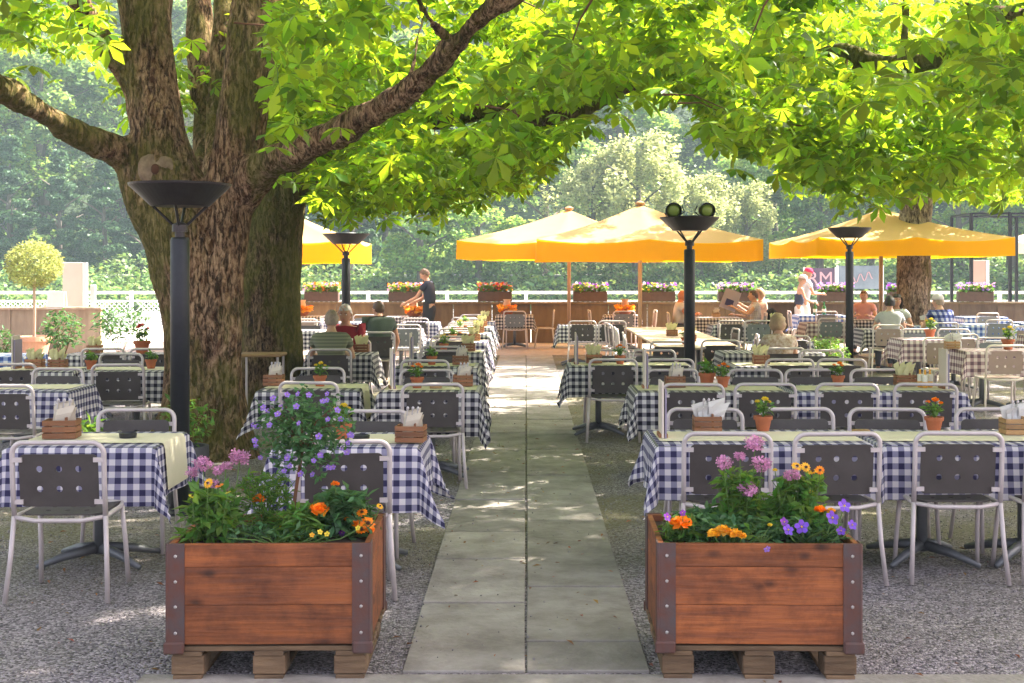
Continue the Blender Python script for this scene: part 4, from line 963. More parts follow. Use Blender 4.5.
def block(px, Y, where):
    b = MB(); b.box((0, 0, .014), (.10, .05, .028), ch=.004)
    b2 = b.build('number_block', M_boxl, loc=(PX(px, Y), Y, ZT)); tag(b2, 'little flat block of light wood, ' + where, 'wooden block')

# ---------------------------------------------------------------- right hand rows
r1, r2, r3, r4 = 'front row right of the path', 'second row right of the path', 'third row right of the path', 'fourth row right of the path'
set_table(.744, 1.98, 7.08, 7.76, 'nearest right table behind the right planter', 'n', (.0, .0), dr=.02)
set_table(2.03, 3.27, 7.08, 7.76, 'nearest row, far right table cut by the frame', 'n', (.0, .0), dl=.12)
ch(1.10, 6.82, 'away', 'chair directly behind the pink flowers of the right planter, back to us')
ch(1.66, 6.80, 'away', 'chair behind the golden top flowers of the right planter, back to us')
ch(2.37, 6.82, 'away', 'nearest fully visible chair on open gravel right of the right planter')
ch(2.95, 6.84, 'away', 'near chair cut off by the right edge of the photo', )
for X, t in ((1.13, 'behind the napkin basket of the nearest right table'), (1.75, 'behind the yellow potted flower on the nearest right table'), (2.29, 'beyond the gap between the two nearest right tables'), (2.98, 'behind the paper filled box at the right edge')): ch(X, 7.98, 'to', 'chair facing us, ' + t)
set_table(.89, 2.14, 10.1, 10.8, 'left half of the ' + r2, 'k', (.0, .0), dr=.02)
set_table(2.19, 3.56, 10.1, 10.8, 'right half of the ' + r2, 'n', (.0, .0), dl=.12)
for X, t in ((1.31, 'leftmost'), (1.88, 'second from the left'), (2.50, 'third from the left'), (3.14, 'rightmost')): ch(X, 9.72, 'away', t + ' chair, back to us, ' + r2)
for X, t in ((1.33, 'behind the brown napkin basket'), (2.0, 'behind the pair of flower pots'), (2.56, 'left of the orange potted flower'), (3.16, 'by the mustard bottles')): ch(X, 11.12, 'to', 'facing chair, ' + r2 + ', ' + t)
set_table(.44, 1.72, 12.8, 13.45, 'third row table next to the path edge on the right', 'k', (.0, .0))
set_table(2.15, 3.4, 12.8, 13.45, 'third row table in front of the blond woman', 'k', (.0, .0))
ch(.85, 12.42, 'away', 'dark chair standing alone by the path, third row on the right'); ch(1.43, 12.44, 'away', 'chair beside the lone path chair, third row on the right')
ch(.9, 13.85, 'to', 'chair on the far side of the third row table next to the path, left one'); ch(1.42, 13.85, 'to', 'chair on the far side of the third row table next to the path, right one')
ch(2.64, 12.42, 'away', 'left chair with back to us at the third row table before the blond woman'); ch(3.16, 12.42, 'away', 'right chair with back to us at the third row table before the blond woman'); ch(3.22, 13.8, 'to', 'chair facing us just right of the blond woman')
set_table(2.35, 3.55, 14.85, 15.5, 'table the blond woman sits at', 'k')
ch(2.92, 14.2, 'away', 'chair the blond woman sits on')
ch(1.76, 15.45, 'away', 'chair at the near end of the bare wooden tables, left of the lamp'); ch(2.46, 15.75, 'away', 'chair at the near end of the bare wooden tables, right of the lamp')
for i, (a, c) in enumerate(((16.0, 17.9), (17.95, 19.85), (19.9, 21.8))): set_table(1.72, 2.8, a, c, ('nearest', 'middle', 'farthest')[i] + ' of three in a line behind the spotlight lamp', bare=True)
for i, y in enumerate((16.9, 17.6, 18.5, 19.2, 20.2, 20.9)): ch(1.36, y, 'R', '%s chair in the file along the left side of the bare wooden tables' % ('nearest', 'second', 'third', 'fourth', 'fifth', 'farthest')[i])
for i, y in enumerate((17.2, 18.9, 20.6)): ch(3.16, y, 'L', '%s chair along the right side of the bare wooden tables' % ('nearest', 'middle', 'farthest')[i])
set_table(.58, 1.62, 22.3, 22.95, 'between the two middle parasol poles', 'k')
ch(.98, 21.7, 'away', 'left dark chair below the middle parasol poles', jitter=False); ch(1.5, 21.7, 'away', 'right dark chair below the middle parasol poles', jitter=False)
set_table(-.66, .16, 27.3, 27.95, 'at the end of the path against the timber wall', 'k', dl=.2, dr=.2)
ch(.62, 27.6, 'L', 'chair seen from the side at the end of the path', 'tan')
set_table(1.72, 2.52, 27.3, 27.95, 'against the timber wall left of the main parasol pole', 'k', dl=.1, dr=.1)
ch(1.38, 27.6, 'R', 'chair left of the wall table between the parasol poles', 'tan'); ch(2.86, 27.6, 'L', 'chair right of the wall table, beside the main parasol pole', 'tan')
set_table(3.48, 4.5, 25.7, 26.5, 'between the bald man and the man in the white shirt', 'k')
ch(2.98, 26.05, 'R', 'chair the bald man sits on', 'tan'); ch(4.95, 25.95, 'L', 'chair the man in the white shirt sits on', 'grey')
set_table(5.95, 6.95, 27.2, 27.9, 'with two green bottles below the women in caps', 'b'); ch(5.68, 27.0, 'R', 'chair at the left end of the table with green bottles', 'grey')
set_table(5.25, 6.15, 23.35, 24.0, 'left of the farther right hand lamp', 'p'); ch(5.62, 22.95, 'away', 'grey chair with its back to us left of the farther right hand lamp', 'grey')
set_table(5.62, 6.75, 20.75, 21.4, 'where the dark haired woman sits', 'k'); ch(5.86, 20.15, 'away', 'chair of the guest in grey facing away from us', 'tan'); ch(6.45, 22.0, 'to', 'chair the dark haired woman sits on')
set_table(6.75, 7.75, 21.9, 22.6, 'in front of the man in the flat cap', 'b'); ch(7.0, 21.0, 'away', 'chair the man in the flat cap sits on', 'grey')
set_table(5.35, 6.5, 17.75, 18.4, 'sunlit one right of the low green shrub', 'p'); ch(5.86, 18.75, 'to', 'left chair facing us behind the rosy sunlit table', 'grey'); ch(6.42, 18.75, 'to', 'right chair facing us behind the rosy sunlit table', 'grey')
ch(6.0, 17.25, 'away', 'sunlit tan chair with back to us in front of the rosy sunlit table', 'tan')
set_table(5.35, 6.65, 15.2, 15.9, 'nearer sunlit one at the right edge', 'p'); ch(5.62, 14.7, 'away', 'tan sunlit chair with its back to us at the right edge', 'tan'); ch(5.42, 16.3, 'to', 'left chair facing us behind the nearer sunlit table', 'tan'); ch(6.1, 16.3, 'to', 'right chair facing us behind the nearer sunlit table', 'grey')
set_table(9.2, 10.1, 26.2, 26.9, 'by the foot of the tan notice board', 'b'); ch(9.5, 25.75, 'away', 'chair before the table by the tan notice board', 'grey')
set_table(9.25, 10.15, 23.3, 24.0, 'below the pergola at the right edge', 'b'); ch(9.6, 22.9, 'away', 'chair before the table below the pergola', 'grey')

# ---------------------------------------------------------------- left hand rows
set_table(-2.92, -2.08, 7.0, 7.68, 'nearest left table beside the left planter', 'n', (.0, .26), drop=.33)
ch(-2.40, 6.46, 'away', 'big near chair at the left, fully visible with its back to us'); ch(-2.46, 7.92, 'to', 'chair facing us behind the black ashtray of the nearest left table')
set_table(-1.42, -.60, 6.98, 7.64, 'table right behind the left planter beside the path', 'n', (.0, .0), drop=.36)
ch(-.96, 6.50, 'away', 'near chair half hidden by the left planter'); ch(-.99, 7.86, 'to', 'chair facing us behind the table of the left planter')
set_table(-1.2, -.38, 10.15, 10.8, 'second table from us on the left side of the path', 'k', (.0, .0), drop=.36)
ch(-.76, 9.72, 'away', 'large dark chair beside the path, second row on the left'); ch(-.86, 11.08, 'to', 'chair facing us, second row left of the path')
set_table(-2.22, -1.38, 10.3, 10.95, 'behind the blue flowered bush, near the big trunk', 'k', (.0, .26))
ch(-1.70, 9.88, 'away', 'chair with its back to us behind the blue flowered bush'); ch(-1.86, 11.3, 'to', 'chair facing us behind the blue flowered bush, near the big trunk')
o5 = ('third', 'fourth', 'fifth', 'sixth', 'seventh', 'eighth')
for i, y in enumerate((12.7, 14.9, 17.1, 19.3, 21.5, 23.7)):
    set_table(-1.32 - .02 * i, -.50 - .02 * i, y, y + .65, o5[i] + ' table from us along the left edge of the path', 'kknkkn'[i], (.0, .0))
    ch(-.96 - .03 * i, y - .42, 'away', 'chair with back to us at the %s table along the left of the path' % o5[i]); ch(-.92 - .03 * i, y + 1.06, 'to', 'chair facing us at the %s table along the left of the path' % o5[i])
set_table(-2.56, -1.80, 14.55, 15.2, 'where the grey haired couple sits', 'k'); ch(-2.22, 13.98, 'away', 'chair the woman in the striped top sits on'); ch(-2.24, 15.85, 'to', 'chair the man in the red shirt sits on')
set_table(-3.0, -2.2, 19.1, 19.8, 'in front of the man in the dark polo shirt', 'k'); ch(-2.12, 17.85, 'away', 'chair of the man in the dark polo shirt')
set_table(-2.45, -1.75, 20.7, 21.3, 'behind the grey chair left of the waiter', 'k'); ch(-1.95, 20.2, 'away', 'grey chair with six holes just left of the waiter', 'grey')
set_table(-3.0, -2.2, 26.3, 27.0, 'the waiter is serving', 'k'); set_table(-5.3, -4.4, 26.7, 27.4, 'below the leftmost yellow parasol', 'k'); ch(-4.0, 22.6, 'away', 'pale chair between the mossy trunk and the slim lamp', 'tan')
set_table(-4.72, -3.76, 10.25, 10.9, 'second row table at the left edge', 'n', (.0, .0)); ch(-4.02, 9.58, 'away', 'dark chair cut off by the left edge'); ch(-4.22, 11.25, 'to', 'chair facing us, second row at the left edge')
set_table(-5.32, -4.42, 12.2, 12.85, 'third row, leftmost cloth', 'k', (.0, .0)); set_table(-4.36, -3.44, 12.2, 12.85, 'third row, touching the left side of the big trunk', 'k', (.0, .0), dl=.05)
ch(-3.84, 11.75, 'away', 'dark chair with six holes just left of the big trunk'); ch(-4.3, 13.2, 'to', 'chair facing us beyond the third row left of the trunk'); ch(-4.9, 11.78, 'away', 'left neighbour of the dark chair by the big trunk')
set_table(-5.4, -3.75, 14.5, 15.15, 'fourth row left of the big trunk', 'k'); ch(-4.78, 14.1, 'away', 'left chair of the fourth row left of the trunk'); ch(-4.25, 14.1, 'away', 'right chair of the fourth row left of the trunk')
o = MB(); set_table(-6.7, -5.75, 14.3, 15.0, 'far left one in the sun', 'b')

# more of the rows that crowd the middle distance
set_table(3.35, 4.25, 22.4, 23.05, 'between the spotlight lamp and the farther right lamp', 'k'); ch(3.6, 21.95, 'away', 'left chair between the spotlight lamp and the farther right lamp'); ch(4.1, 21.95, 'away', 'right chair between the spotlight lamp and the farther right lamp', 'grey')
set_table(3.25, 3.95, 17.2, 17.85, 'left of the low green shrub', 'n'); ch(3.6, 16.8, 'away', 'chair before the cloth left of the low green shrub')
set_table(-4.25, -3.35, 20.3, 20.95, 'between the mossy trunk and the slim lamp', 'k'); ch(-3.75, 21.4, 'to', 'facing chair between the mossy trunk and the slim lamp')
set_table(-3.9, -3.1, 23.6, 24.25, 'farther back between mossy trunk and waiter', 'n'); ch(-3.2, 24.7, 'to', 'chair facing us in front of the slim lamp side table', 'grey')
set_table(-2.35, -1.65, 23.4, 24.05, 'just in front of the waiter', 'n'); ch(-2.0, 22.9, 'away', 'chair with its back to us right before the waiter')
set_table(7.6, 8.7, 18.6, 19.3, 'at the right edge behind the sunlit tables', 'p'); ch(7.9, 18.1, 'away', 'left chair at the right edge behind the sunlit tables', 'tan'); ch(7.9, 19.7, 'to', 'facing chair at the right edge behind the sunlit tables', 'tan')
set_table(7.9, 8.9, 22.6, 23.2, 'right of the man in the flat cap', 'b'); ch(8.4, 22.2, 'away', 'chair right of the man in the flat cap', 'grey')
for i, (x, y) in enumerate(((-.2, 26.9), (2.1, 26.9), (6.4, 26.7))): ch(x, y, 'away', ('chair before the table at the end of the path', 'chair before the wall table left of the main pole', 'chair in front of the table with green bottles')[i], 'grey')
bk(775, 22.7, 'between the two right hand lamps', 'y'); bk(838, 17.5, 'cloth left of the low green shrub', 'w') if False else None
# small things on the tables
bk(62, 7.32, 'nearest left table', 'p', s=1.15, rz=.1); bk(411, 7.16, 'on the table behind the left planter', 'p', rz=-.1); bk(274, 10.65, 'left of the blue flowered bush'); bk(463, 10.6, 'second table left of the path')
bk(707, 7.62, 'nearest right table', 'w'); bk(675, 10.5, 'left half of the second row on the right'); bk(761, 13.1, 'in front of the blond woman', 'y'); bk(905, 10.62, 'beside the mustard bottles', 'y'); bk(1016, 7.5, 'at the right edge of the photo', 'w', True)
bk(594, 13.2, 'third row table by the path', 'y'); bk(362, 15.0, 'on the table of the grey haired couple', 'y')
for i, y in enumerate((13.0, 15.2, 17.4, 19.6, 21.8, 24.0)): bk(0, y, '%s table along the left of the path' % o5[i], 'pyyyyy'[i], X=-.68 - .02 * i)
bk(35, 12.5, 'third row at the far left', 'y'); bk(58, 12.45, 'third row left, second from the edge', 'y'); bk(690, 17.2, 'near end of the bare wooden tables', 'y'); bk(672, 18.6, 'further back on the bare wooden tables', 'y'); bk(716, 26.1, 'between the bald man and the man in white', 'p', True)
bk(952, 15.6, 'on the nearer sunlit table', 'w', True); bk(925, 22.2, 'in front of the man in the flat cap', 'w'); bk(870, 27.5, 'behind the far right lamp', 'w') if False else None
bk(95, 14.8, 'fourth row left of the trunk', 'y')
pt(342, 7.3, 'y', 'table behind the left planter'); ash(361, 7.25, 'table behind the left planter'); ash(128, 7.35, 'nearest left table')
pt(763, 7.66, 'y', 'nearest right table'); pt(934, 7.62, 'o', 'nearest row at the far right'); block(861, 7.5, 'on the nearest right table near the cloth fold')
pt(838, 10.6, 'o', 'right half of the second row on the right'); pt(723, 10.5, 'o', 'left half of the second row on the right'); pt(707, 10.6, 'g', 'beside the orange flowers in the second row on the right', 1.25)
pt(620, 13.1, 'o', 'third row table by the path'); pt(320, 10.6, 'y', 'behind the blue flowered bush'); pt(417, 10.45, 'o', 'second table left of the path'); block(436, 10.4, 'second table left of the path'); ash(790, 10.55, 'second row on the right')
pt(91, 12.4, 'g', 'third row at the left'); pt(151, 12.5, 'g', 'third row touching the big trunk'); pt(142, 14.7, 'r', 'fourth row left of the big trunk', 1.7)
for i, y in enumerate((13.0, 15.2, 17.4, 19.6, 21.8)): pt(0, y, 'gygyg'[i], '%s table along the left of the path' % o5[i], X=-.98 - .02 * i)
pt(685, 16.6, 'o', 'near end of the bare wooden tables'); pt(988, 18.1, 'y', 'rosy sunlit table', 1.3) if False else None
pt(930, 18.1, 'y', 'rosy sunlit table', 1.4); pt(1008, 15.5, 'y', 'nearer sunlit table', 1.4)
mn(660, 7.4, 'left end of the nearest right table', X=.80); mn(648, 10.45, 'left end of the second row on the right', X=.99); mn(577, 13.1, 'third row table by the path', X=.52)
mn(392, 10.4, 'second table left of the path', X=-1.12, rz=.2); mn(935, 10.4, 'right end of the second row on the right', X=3.47); mn(25, 12.5, 'third row at the far left', X=-5.1); mn(0, 13.0, 'third table left of the path', X=-1.2)
def bottle(mt, body=.034, h=.24):
    def mk():
        r = thing('bottle', '', 'bottle'); b = MB(); b.lathe([(body * .9, 0), (body, .01), (body, h * .58), (body * .45, h * .72), (body * .38, h * .96), (body * .45, h)], 16); b.build('glass_body', mt, r, smooth=True)
        b = MB(); b.lathe([(body * 1.02, .05), (body * 1.02, .11)], 16); b.build('label', M_label, r); return r
    return mk
for px, t in ((815, 'left'), (824, 'right')): place('gb', bottle(M_glassg), (PX(px, 27.4), 27.4, TZ + .01), 0, t + ' one of the two green bottles below the women in caps', 'green bottles', 1.25)
for i, (px, y) in enumerate(((920, 10.5), (925, 10.45), (930, 10.5))): place('mb', bottle(M_mustard, .022, .15), (PX(px, y), y, ZT), 0, ('left', 'middle', 'right')[i] + ' mustard bottle beside the yellow napkins, second row right', 'mustard bottles')
r = thing('beer_glass', 'tall glass of beer in front of the man in the red shirt', 'glass', (PX(350, 14.9), 14.9, TZ + .012)); b = MB(); b.lathe([(.026, 0), (.034, .14)], 16); b.build('beer', M_beer, r, smooth=True); b = MB(); b.lathe([(.0345, 0), (.0355, .03)], 16, (0, 0, .141)); b.build('foam', M_foam, r, smooth=True)
def flower_bowl():
    r = thing('flower_bowl', '', 'flower bowl'); rg = np.random.default_rng(4); b = MB(); b.lathe([(.10, 0), (.17, .10), (.18, .13), (.15, .12)], 20); b.build('bowl', M_terra, r)
    b = MB(); b.lathe([(.06, 0), (.09, .1), (.07, .2), (.09, .24), (.06, .23)], 16, (0, 0, .1)); b.build('jug', mat('pale_clay', (.62, .42, .30), .7), r, smooth=True)
    V, F = blossom_scatter(220, rg, (.2, .2, .12), .075); V[:, 2] += .09; mesh_np('petals', V, F, [M_orange, M_gold], r, midx=rg.integers(0, 2, len(F))); return r
for px, y, t in ((507, 27.6, 'on the table at the end of the path'), (625, 27.6, 'on the wall table between parasol poles'), (414, 26.6, 'on the table the waiter is serving'), (302, 27, 'below the leftmost yellow parasol')): place('fbowl', flower_bowl, (PX(px, y), y, TZ + .012), 0, 'bowl of orange flowers around a jug, ' + t, 'orange flower bowls')
# stand behind the trunk
r = thing('serving_stand', 'narrow wooden topped serving stand between the two left trunks', 'stand', (PX(262, 14.2), 14.2, 0))
b = MB(); b.box((0, 0, .76), (.50, .40, .035), ch=.01); b.build('top', M_boxl, r)
for sx in (-1, 1):
    for sy in (-1, 1): b = MB(); b.tube([(sx * .21, sy * .16, 0), (sx * .21, sy * .16, .745)], .014, 8); b.build('leg', M_frame, r)
# terracotta bowl, dark tub and shrubs
def leafy(name, label, cat, loc, rx, rz, n, leaf=.06, mt=M_leaf2, potr=0, poth=0, potm=None, seed=1, zc=None, stems=8):
    r = thing(name, label, cat, loc); rg = np.random.default_rng(seed)
    if potr:
        b = MB(); b.lathe([(potr * .75, 0), (potr, poth * .8), (potr * 1.07, poth * .8), (potr * 1.07, poth), (potr * .9, poth), (potr * .88, poth * .86)], 28); b.build('pot', potm, r)
        b = MB(); b.lathe([(potr * .86, 0), (potr * .86, .006)], 20, (0, 0, poth * .86)); b.build('soil', M_soil, r)
    zc = zc or poth + rz * .9
    b = MB()
    for k in range(stems): a = k * 2.4; b.tube([(0, 0, poth * .86), (math.cos(a) * rx * .3, math.sin(a) * rx * .3, (poth + zc) / 2), (math.cos(a) * rx * .7, math.sin(a) * rx * .7, zc + rz * .3)], [.006, .005, .003], 4)
    b.build('stems', M_brown_stem, r)
    d = rg.normal(0, 1, (n, 3)); d /= np.linalg.norm(d, axis=1)[:, None]; P = d * rg.uniform(.25, 1.05, (n, 1)) ** .6 * np.array([rx, rx, rz]) + np.array([0, 0, zc]); P = P[P[:, 2] > poth * .8]
    V, F = scatter(LV, LF, P, rand_rot(len(P), .8, rg), rg.uniform(leaf * .6, leaf * 1.2, len(P))); mesh_np('foliage', V, F, mt, r); return r
leafy('potted_plant', 'wide terracotta pot with drooping grass, left of the nearest lamp', 'potted plant', (PX(136, 10.6), 9.2, 0), .2, .12, 160, .12, M_leaf2, .19, .40, M_terra, 3)
leafy('potted_plant', 'dark round tub with light green leaves at the foot of the nearest lamp', 'potted plant', (PX(187, 9.3), 9.25, 0), .20, .20, 260, .07, M_leaf2, .16, .42, mat('dark_tub', (.05, .05, .06), .6, var=.2), 5)
leafy('potted_plant', 'dark leaved bush in a pot before the pale board wall', 'potted plant', (PX(62, 18), 18, 0), .30, .30, 500, .09, M_leaf3, .18, .42, M_terra, 6, zc=.85)
leafy('potted_plant', 'loose twiggy shrub right of the pale board wall', 'potted plant', (PX(120, 19), 19, 0), .42, .28, 420, .10, M_leaf3, .16, .4, M_boxbr, 7, zc=.92)
leafy('potted_plant', 'leafy pot plant cut by the left edge', 'potted plant', (PX(-2, 17), 17, 0), .25, .25, 300, .09, M_leaf3, .16, .4, M_terra, 8, zc=.72)
leafy('shrub', 'low fresh green shrub at the foot of the farther right hand lamp', 'shrub', (PX(824, 19.4), 19.4, 0), .40, .27, 1100, .07, M_leaf2, .28, .25, M_boxbr, 9, zc=.42)
# clipped ball tree
r = thing('ball_tree', 'clipped golden ball tree in a terracotta pot in front of the pale board wall', 'potted tree', (PX(34, 24), 24, 0)); rg = np.random.default_rng(31)
b = MB(); b.lathe([(.22, 0), (.30, .36), (.33, .36), (.33, .45), (.28, .45), (.27, .4)], 28); b.build('pot', mat('pink_terracotta', (.66, .33, .22), .75, var=.12), r)
b = MB(); b.lathe([(.265, 0), (.265, .01)], 20, (0, 0, .40)); b.build('soil', M_soil, r)
b = MB(); b.tube([(0, 0, .38), (.01, 0, .9), (0, 0, 1.6)], [.035, .03, .026], 8); b.build('trunk', M_pole, r)
n = 3600; d = rg.normal(0, 1, (n, 3)); d /= np.linalg.norm(d, axis=1)[:, None]; P = d * rg.uniform(.3, 1.0, (n, 1)) ** .35 * np.array([.52, .52, .46]) + np.array([0, 0, 1.83]); P *= np.array([1, 1, 1])
V, F = scatter(LV, LF, P, rand_rot(n, 1.0, rg), rg.uniform(.05, .10, n)); mesh_np('crown', V, F, leaf_mat('golden_leaf', (.34, .38, .13), (.48, .50, .14), .4, .02, .4), r)

# ---------------------------------------------------------------- lamps
def lamp():
    r = thing('dish_lamp', '', 'lamp')
    b = MB(); b.lathe([(.12, 0), (.12, .02), (.075, .03), (.075, .05)], 24); b.build('base', M_iron, r)
    b = MB(); b.lathe([(.066, .05), (.066, 1.93), (.058, 1.95)], 28); b.build('pole', M_iron, r, smooth=True)
    b = MB(); b.lathe([(.035, 1.95), (.035, 1.99), (.055, 1.99), (.055, 2.04), (.02, 2.06)], 20); b.build('hub', M_dish, r)
    for k in range(4):
        a = R(0 + 90 * k); c, s = math.cos(a), math.sin(a); b = MB(); b.tube([(c * .03, s * .03, 2.02), (c * .20, s * .20, 2.185)], .0105, 6); b.build('bracket', M_dish, r)
    b = MB(); b.lathe([(.20, 2.17), (.205, 2.175), (.352, 2.315), (.356, 2.33), (.34, 2.33), (.2, 2.20), (.01, 2.19)], 48); b.build('dish', M_dish, r)
    b = MB(); b.lathe([(.05, 2.2), (.05, 2.24), (.16, 2.335), (.155, 2.345), (.01, 2.345)], 24); b.build('burner_cap', M_galv, r)
    return r
L1 = place('lamp', lamp, (PX(180, 8.84), 8.84, 0), .1, 'nearest black dish lamp on a thick pole in front of the huge trunk')
place('lamp', lamp, (PX(346, 19), 19, 0), .5, 'slim dish lamp under the leftmost parasol, right of the mossy trunk', scale=(1, 1, .975))
L3 = place('lamp', lamp, (PX(689.5, 15), 15, 0), .78, 'dish lamp with two round spotlights on top, in front of the main parasol', scale=(1, 1, 1.01))
place('lamp', lamp, (PX(849.5, 20.8), 20.8, 0), .3, 'dish lamp in front of the left slope of the right hand parasol', scale=(1, 1, 1.04))
M_lens = mat('spot_lens', (.35, .45, .10), .2, spec=.6)
for s, t in ((-1, 'left'), (1, 'right')):
    r = thing('spotlight', t + ' round spotlight sitting on the dish lamp before the main parasol', 'spotlight', (PX(689.5, 15) + s * .155, 15, 2.355)); r.rotation_euler = (R(12), R(22 * s), R(10 * s))
    b = MB(); b.lathe([(.05, 0), (.08, .03), (.095, .10), (.10, .16), (.09, .16), (.085, .14)], 20, cap=True); b.v = [(x, z * -1 + .08, y + .095) for x, y, z in b.v]; b.build('housing', M_iron, r)
    b = MB(); b.lathe([(.083, 0), (.05, .012), (.01, .016)], 20); b.v = [(x, -z - .06, y + .095) for x, y, z in b.v]; b.build('lens', M_lens, r, smooth=True)
    b = MB(); b.tube([(-.11, .02, .10), (-.11, .02, .02), (0, .02, -.008), (.11, .02, .02), (.11, .02, .10)], .008, 6); b.build('yoke', M_iron, r)

# ---------------------------------------------------------------- parasols
def parasol(wx, wy, zv0, zv1, zp, canm=M_can, valm=M_val):
    def mk():
        r = thing('parasol', '', 'parasol')
        hx, hy = wx / 2, wy / 2
        per = [(hx, 0), (hx, hy), (0, hy), (-hx, hy), (-hx, 0), (-hx, -hy), (0, -hy), (hx, -hy)]
        m = MB(); V = [(0, 0, zp)]; K = 10; J = 8; rings = []
        for j in range(1, J + 1):
            t = j / J; ring = []
            for i in range(8):
                a = per[i]; b = per[(i + 1) % 8]
                for k in range(K):
                    u = k / K; x = a[0] + (b[0] - a[0]) * u; y = a[1] + (b[1] - a[1]) * u
                    sag = 4 * u * (1 - u) * .10 * t * (1 - .25 * t) + .06 * math.sin(math.pi * t)
                    ring.append((x * t, y * t, zp + (zv1 - zp) * t - sag + (0.02 if 0 else 0)))
            rings.append(ring)
        n = 8 * K
        for rg_ in rings: V += rg_
        F = [(0, 1 + i, 1 + (i + 1) % n) for i in range(n)]
        for j in range(J - 1):
            for i in range(n): F.append((1 + j * n + i, 1 + (j + 1) * n + i, 1 + (j + 1) * n + (i + 1) % n, 1 + j * n + (i + 1) % n))
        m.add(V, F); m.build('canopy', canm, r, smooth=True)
        last = rings[-1]; m = MB(); V = []
        for q in range(4):
            for i, (x, y, z) in enumerate(last):
                t = q / 3; w_ = 1 + .006 * math.sin(i * .9) * t + .004
                V.append((x * w_, y * w_, z + .003 - (z - zv0) * t + (.007 * math.sin(i * .55) * t)))
        F = [(q * n + i, q * n + (i + 1) % n, (q + 1) * n + (i + 1) % n, (q + 1) * n + i) for q in range(3) for i in range(n)]
        m.add(V, F); m.build('valance', valm, r, smooth=True)
        b = MB(); b.tube([(0, 0, .06), (0, 0, zp - .02)], .04, 14); b.build('pole', M_pole, r, smooth=True)
        b = MB(); b.lathe([(.04, 0), (.09, .02), (.10, .06), (.02, .10)], 16, (0, 0, zp - .02)); b.build('finial', M_boxl, r)
        b = MB(); b.box((0, 0, .03), (.7, .7, .05), ch=.01); b.build('base', M_conc, r)
        for i in range(8):
            x, y = per[i]; zz = zv1 - .03; b = MB(); b.tube([(0, 0, zp - .12), (x * .97, y * .97, zz)], .014, 5); b.build('rib', M_pole, r)
            b = MB(); b.tube([(0.03 * (x > 0) - .03 * (x < 0), 0, 2.0), (x * .5, y * .5, (zp - .12 + zz) / 2 - .01)], .011, 5); b.build('strut', M_pole, r)
        return r
    return mk
def par(key, px, Y, rot, label, *a):
    place(key, parasol(*a), (PX(px, Y), Y, .006), rot, label)
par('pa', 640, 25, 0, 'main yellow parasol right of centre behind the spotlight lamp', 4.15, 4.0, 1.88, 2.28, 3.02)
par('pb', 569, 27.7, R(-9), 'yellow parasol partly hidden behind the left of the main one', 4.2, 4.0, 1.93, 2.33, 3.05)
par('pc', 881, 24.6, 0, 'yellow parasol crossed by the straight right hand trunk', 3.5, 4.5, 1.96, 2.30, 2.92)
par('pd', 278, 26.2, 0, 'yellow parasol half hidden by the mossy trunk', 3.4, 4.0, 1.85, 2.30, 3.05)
par('pe', 1085, 36, 0, 'faded cream parasol at the right edge behind the pergola', 4.0, 4.0, 2.2, 2.55, 3.3, M_cream_can, M_cream_can)

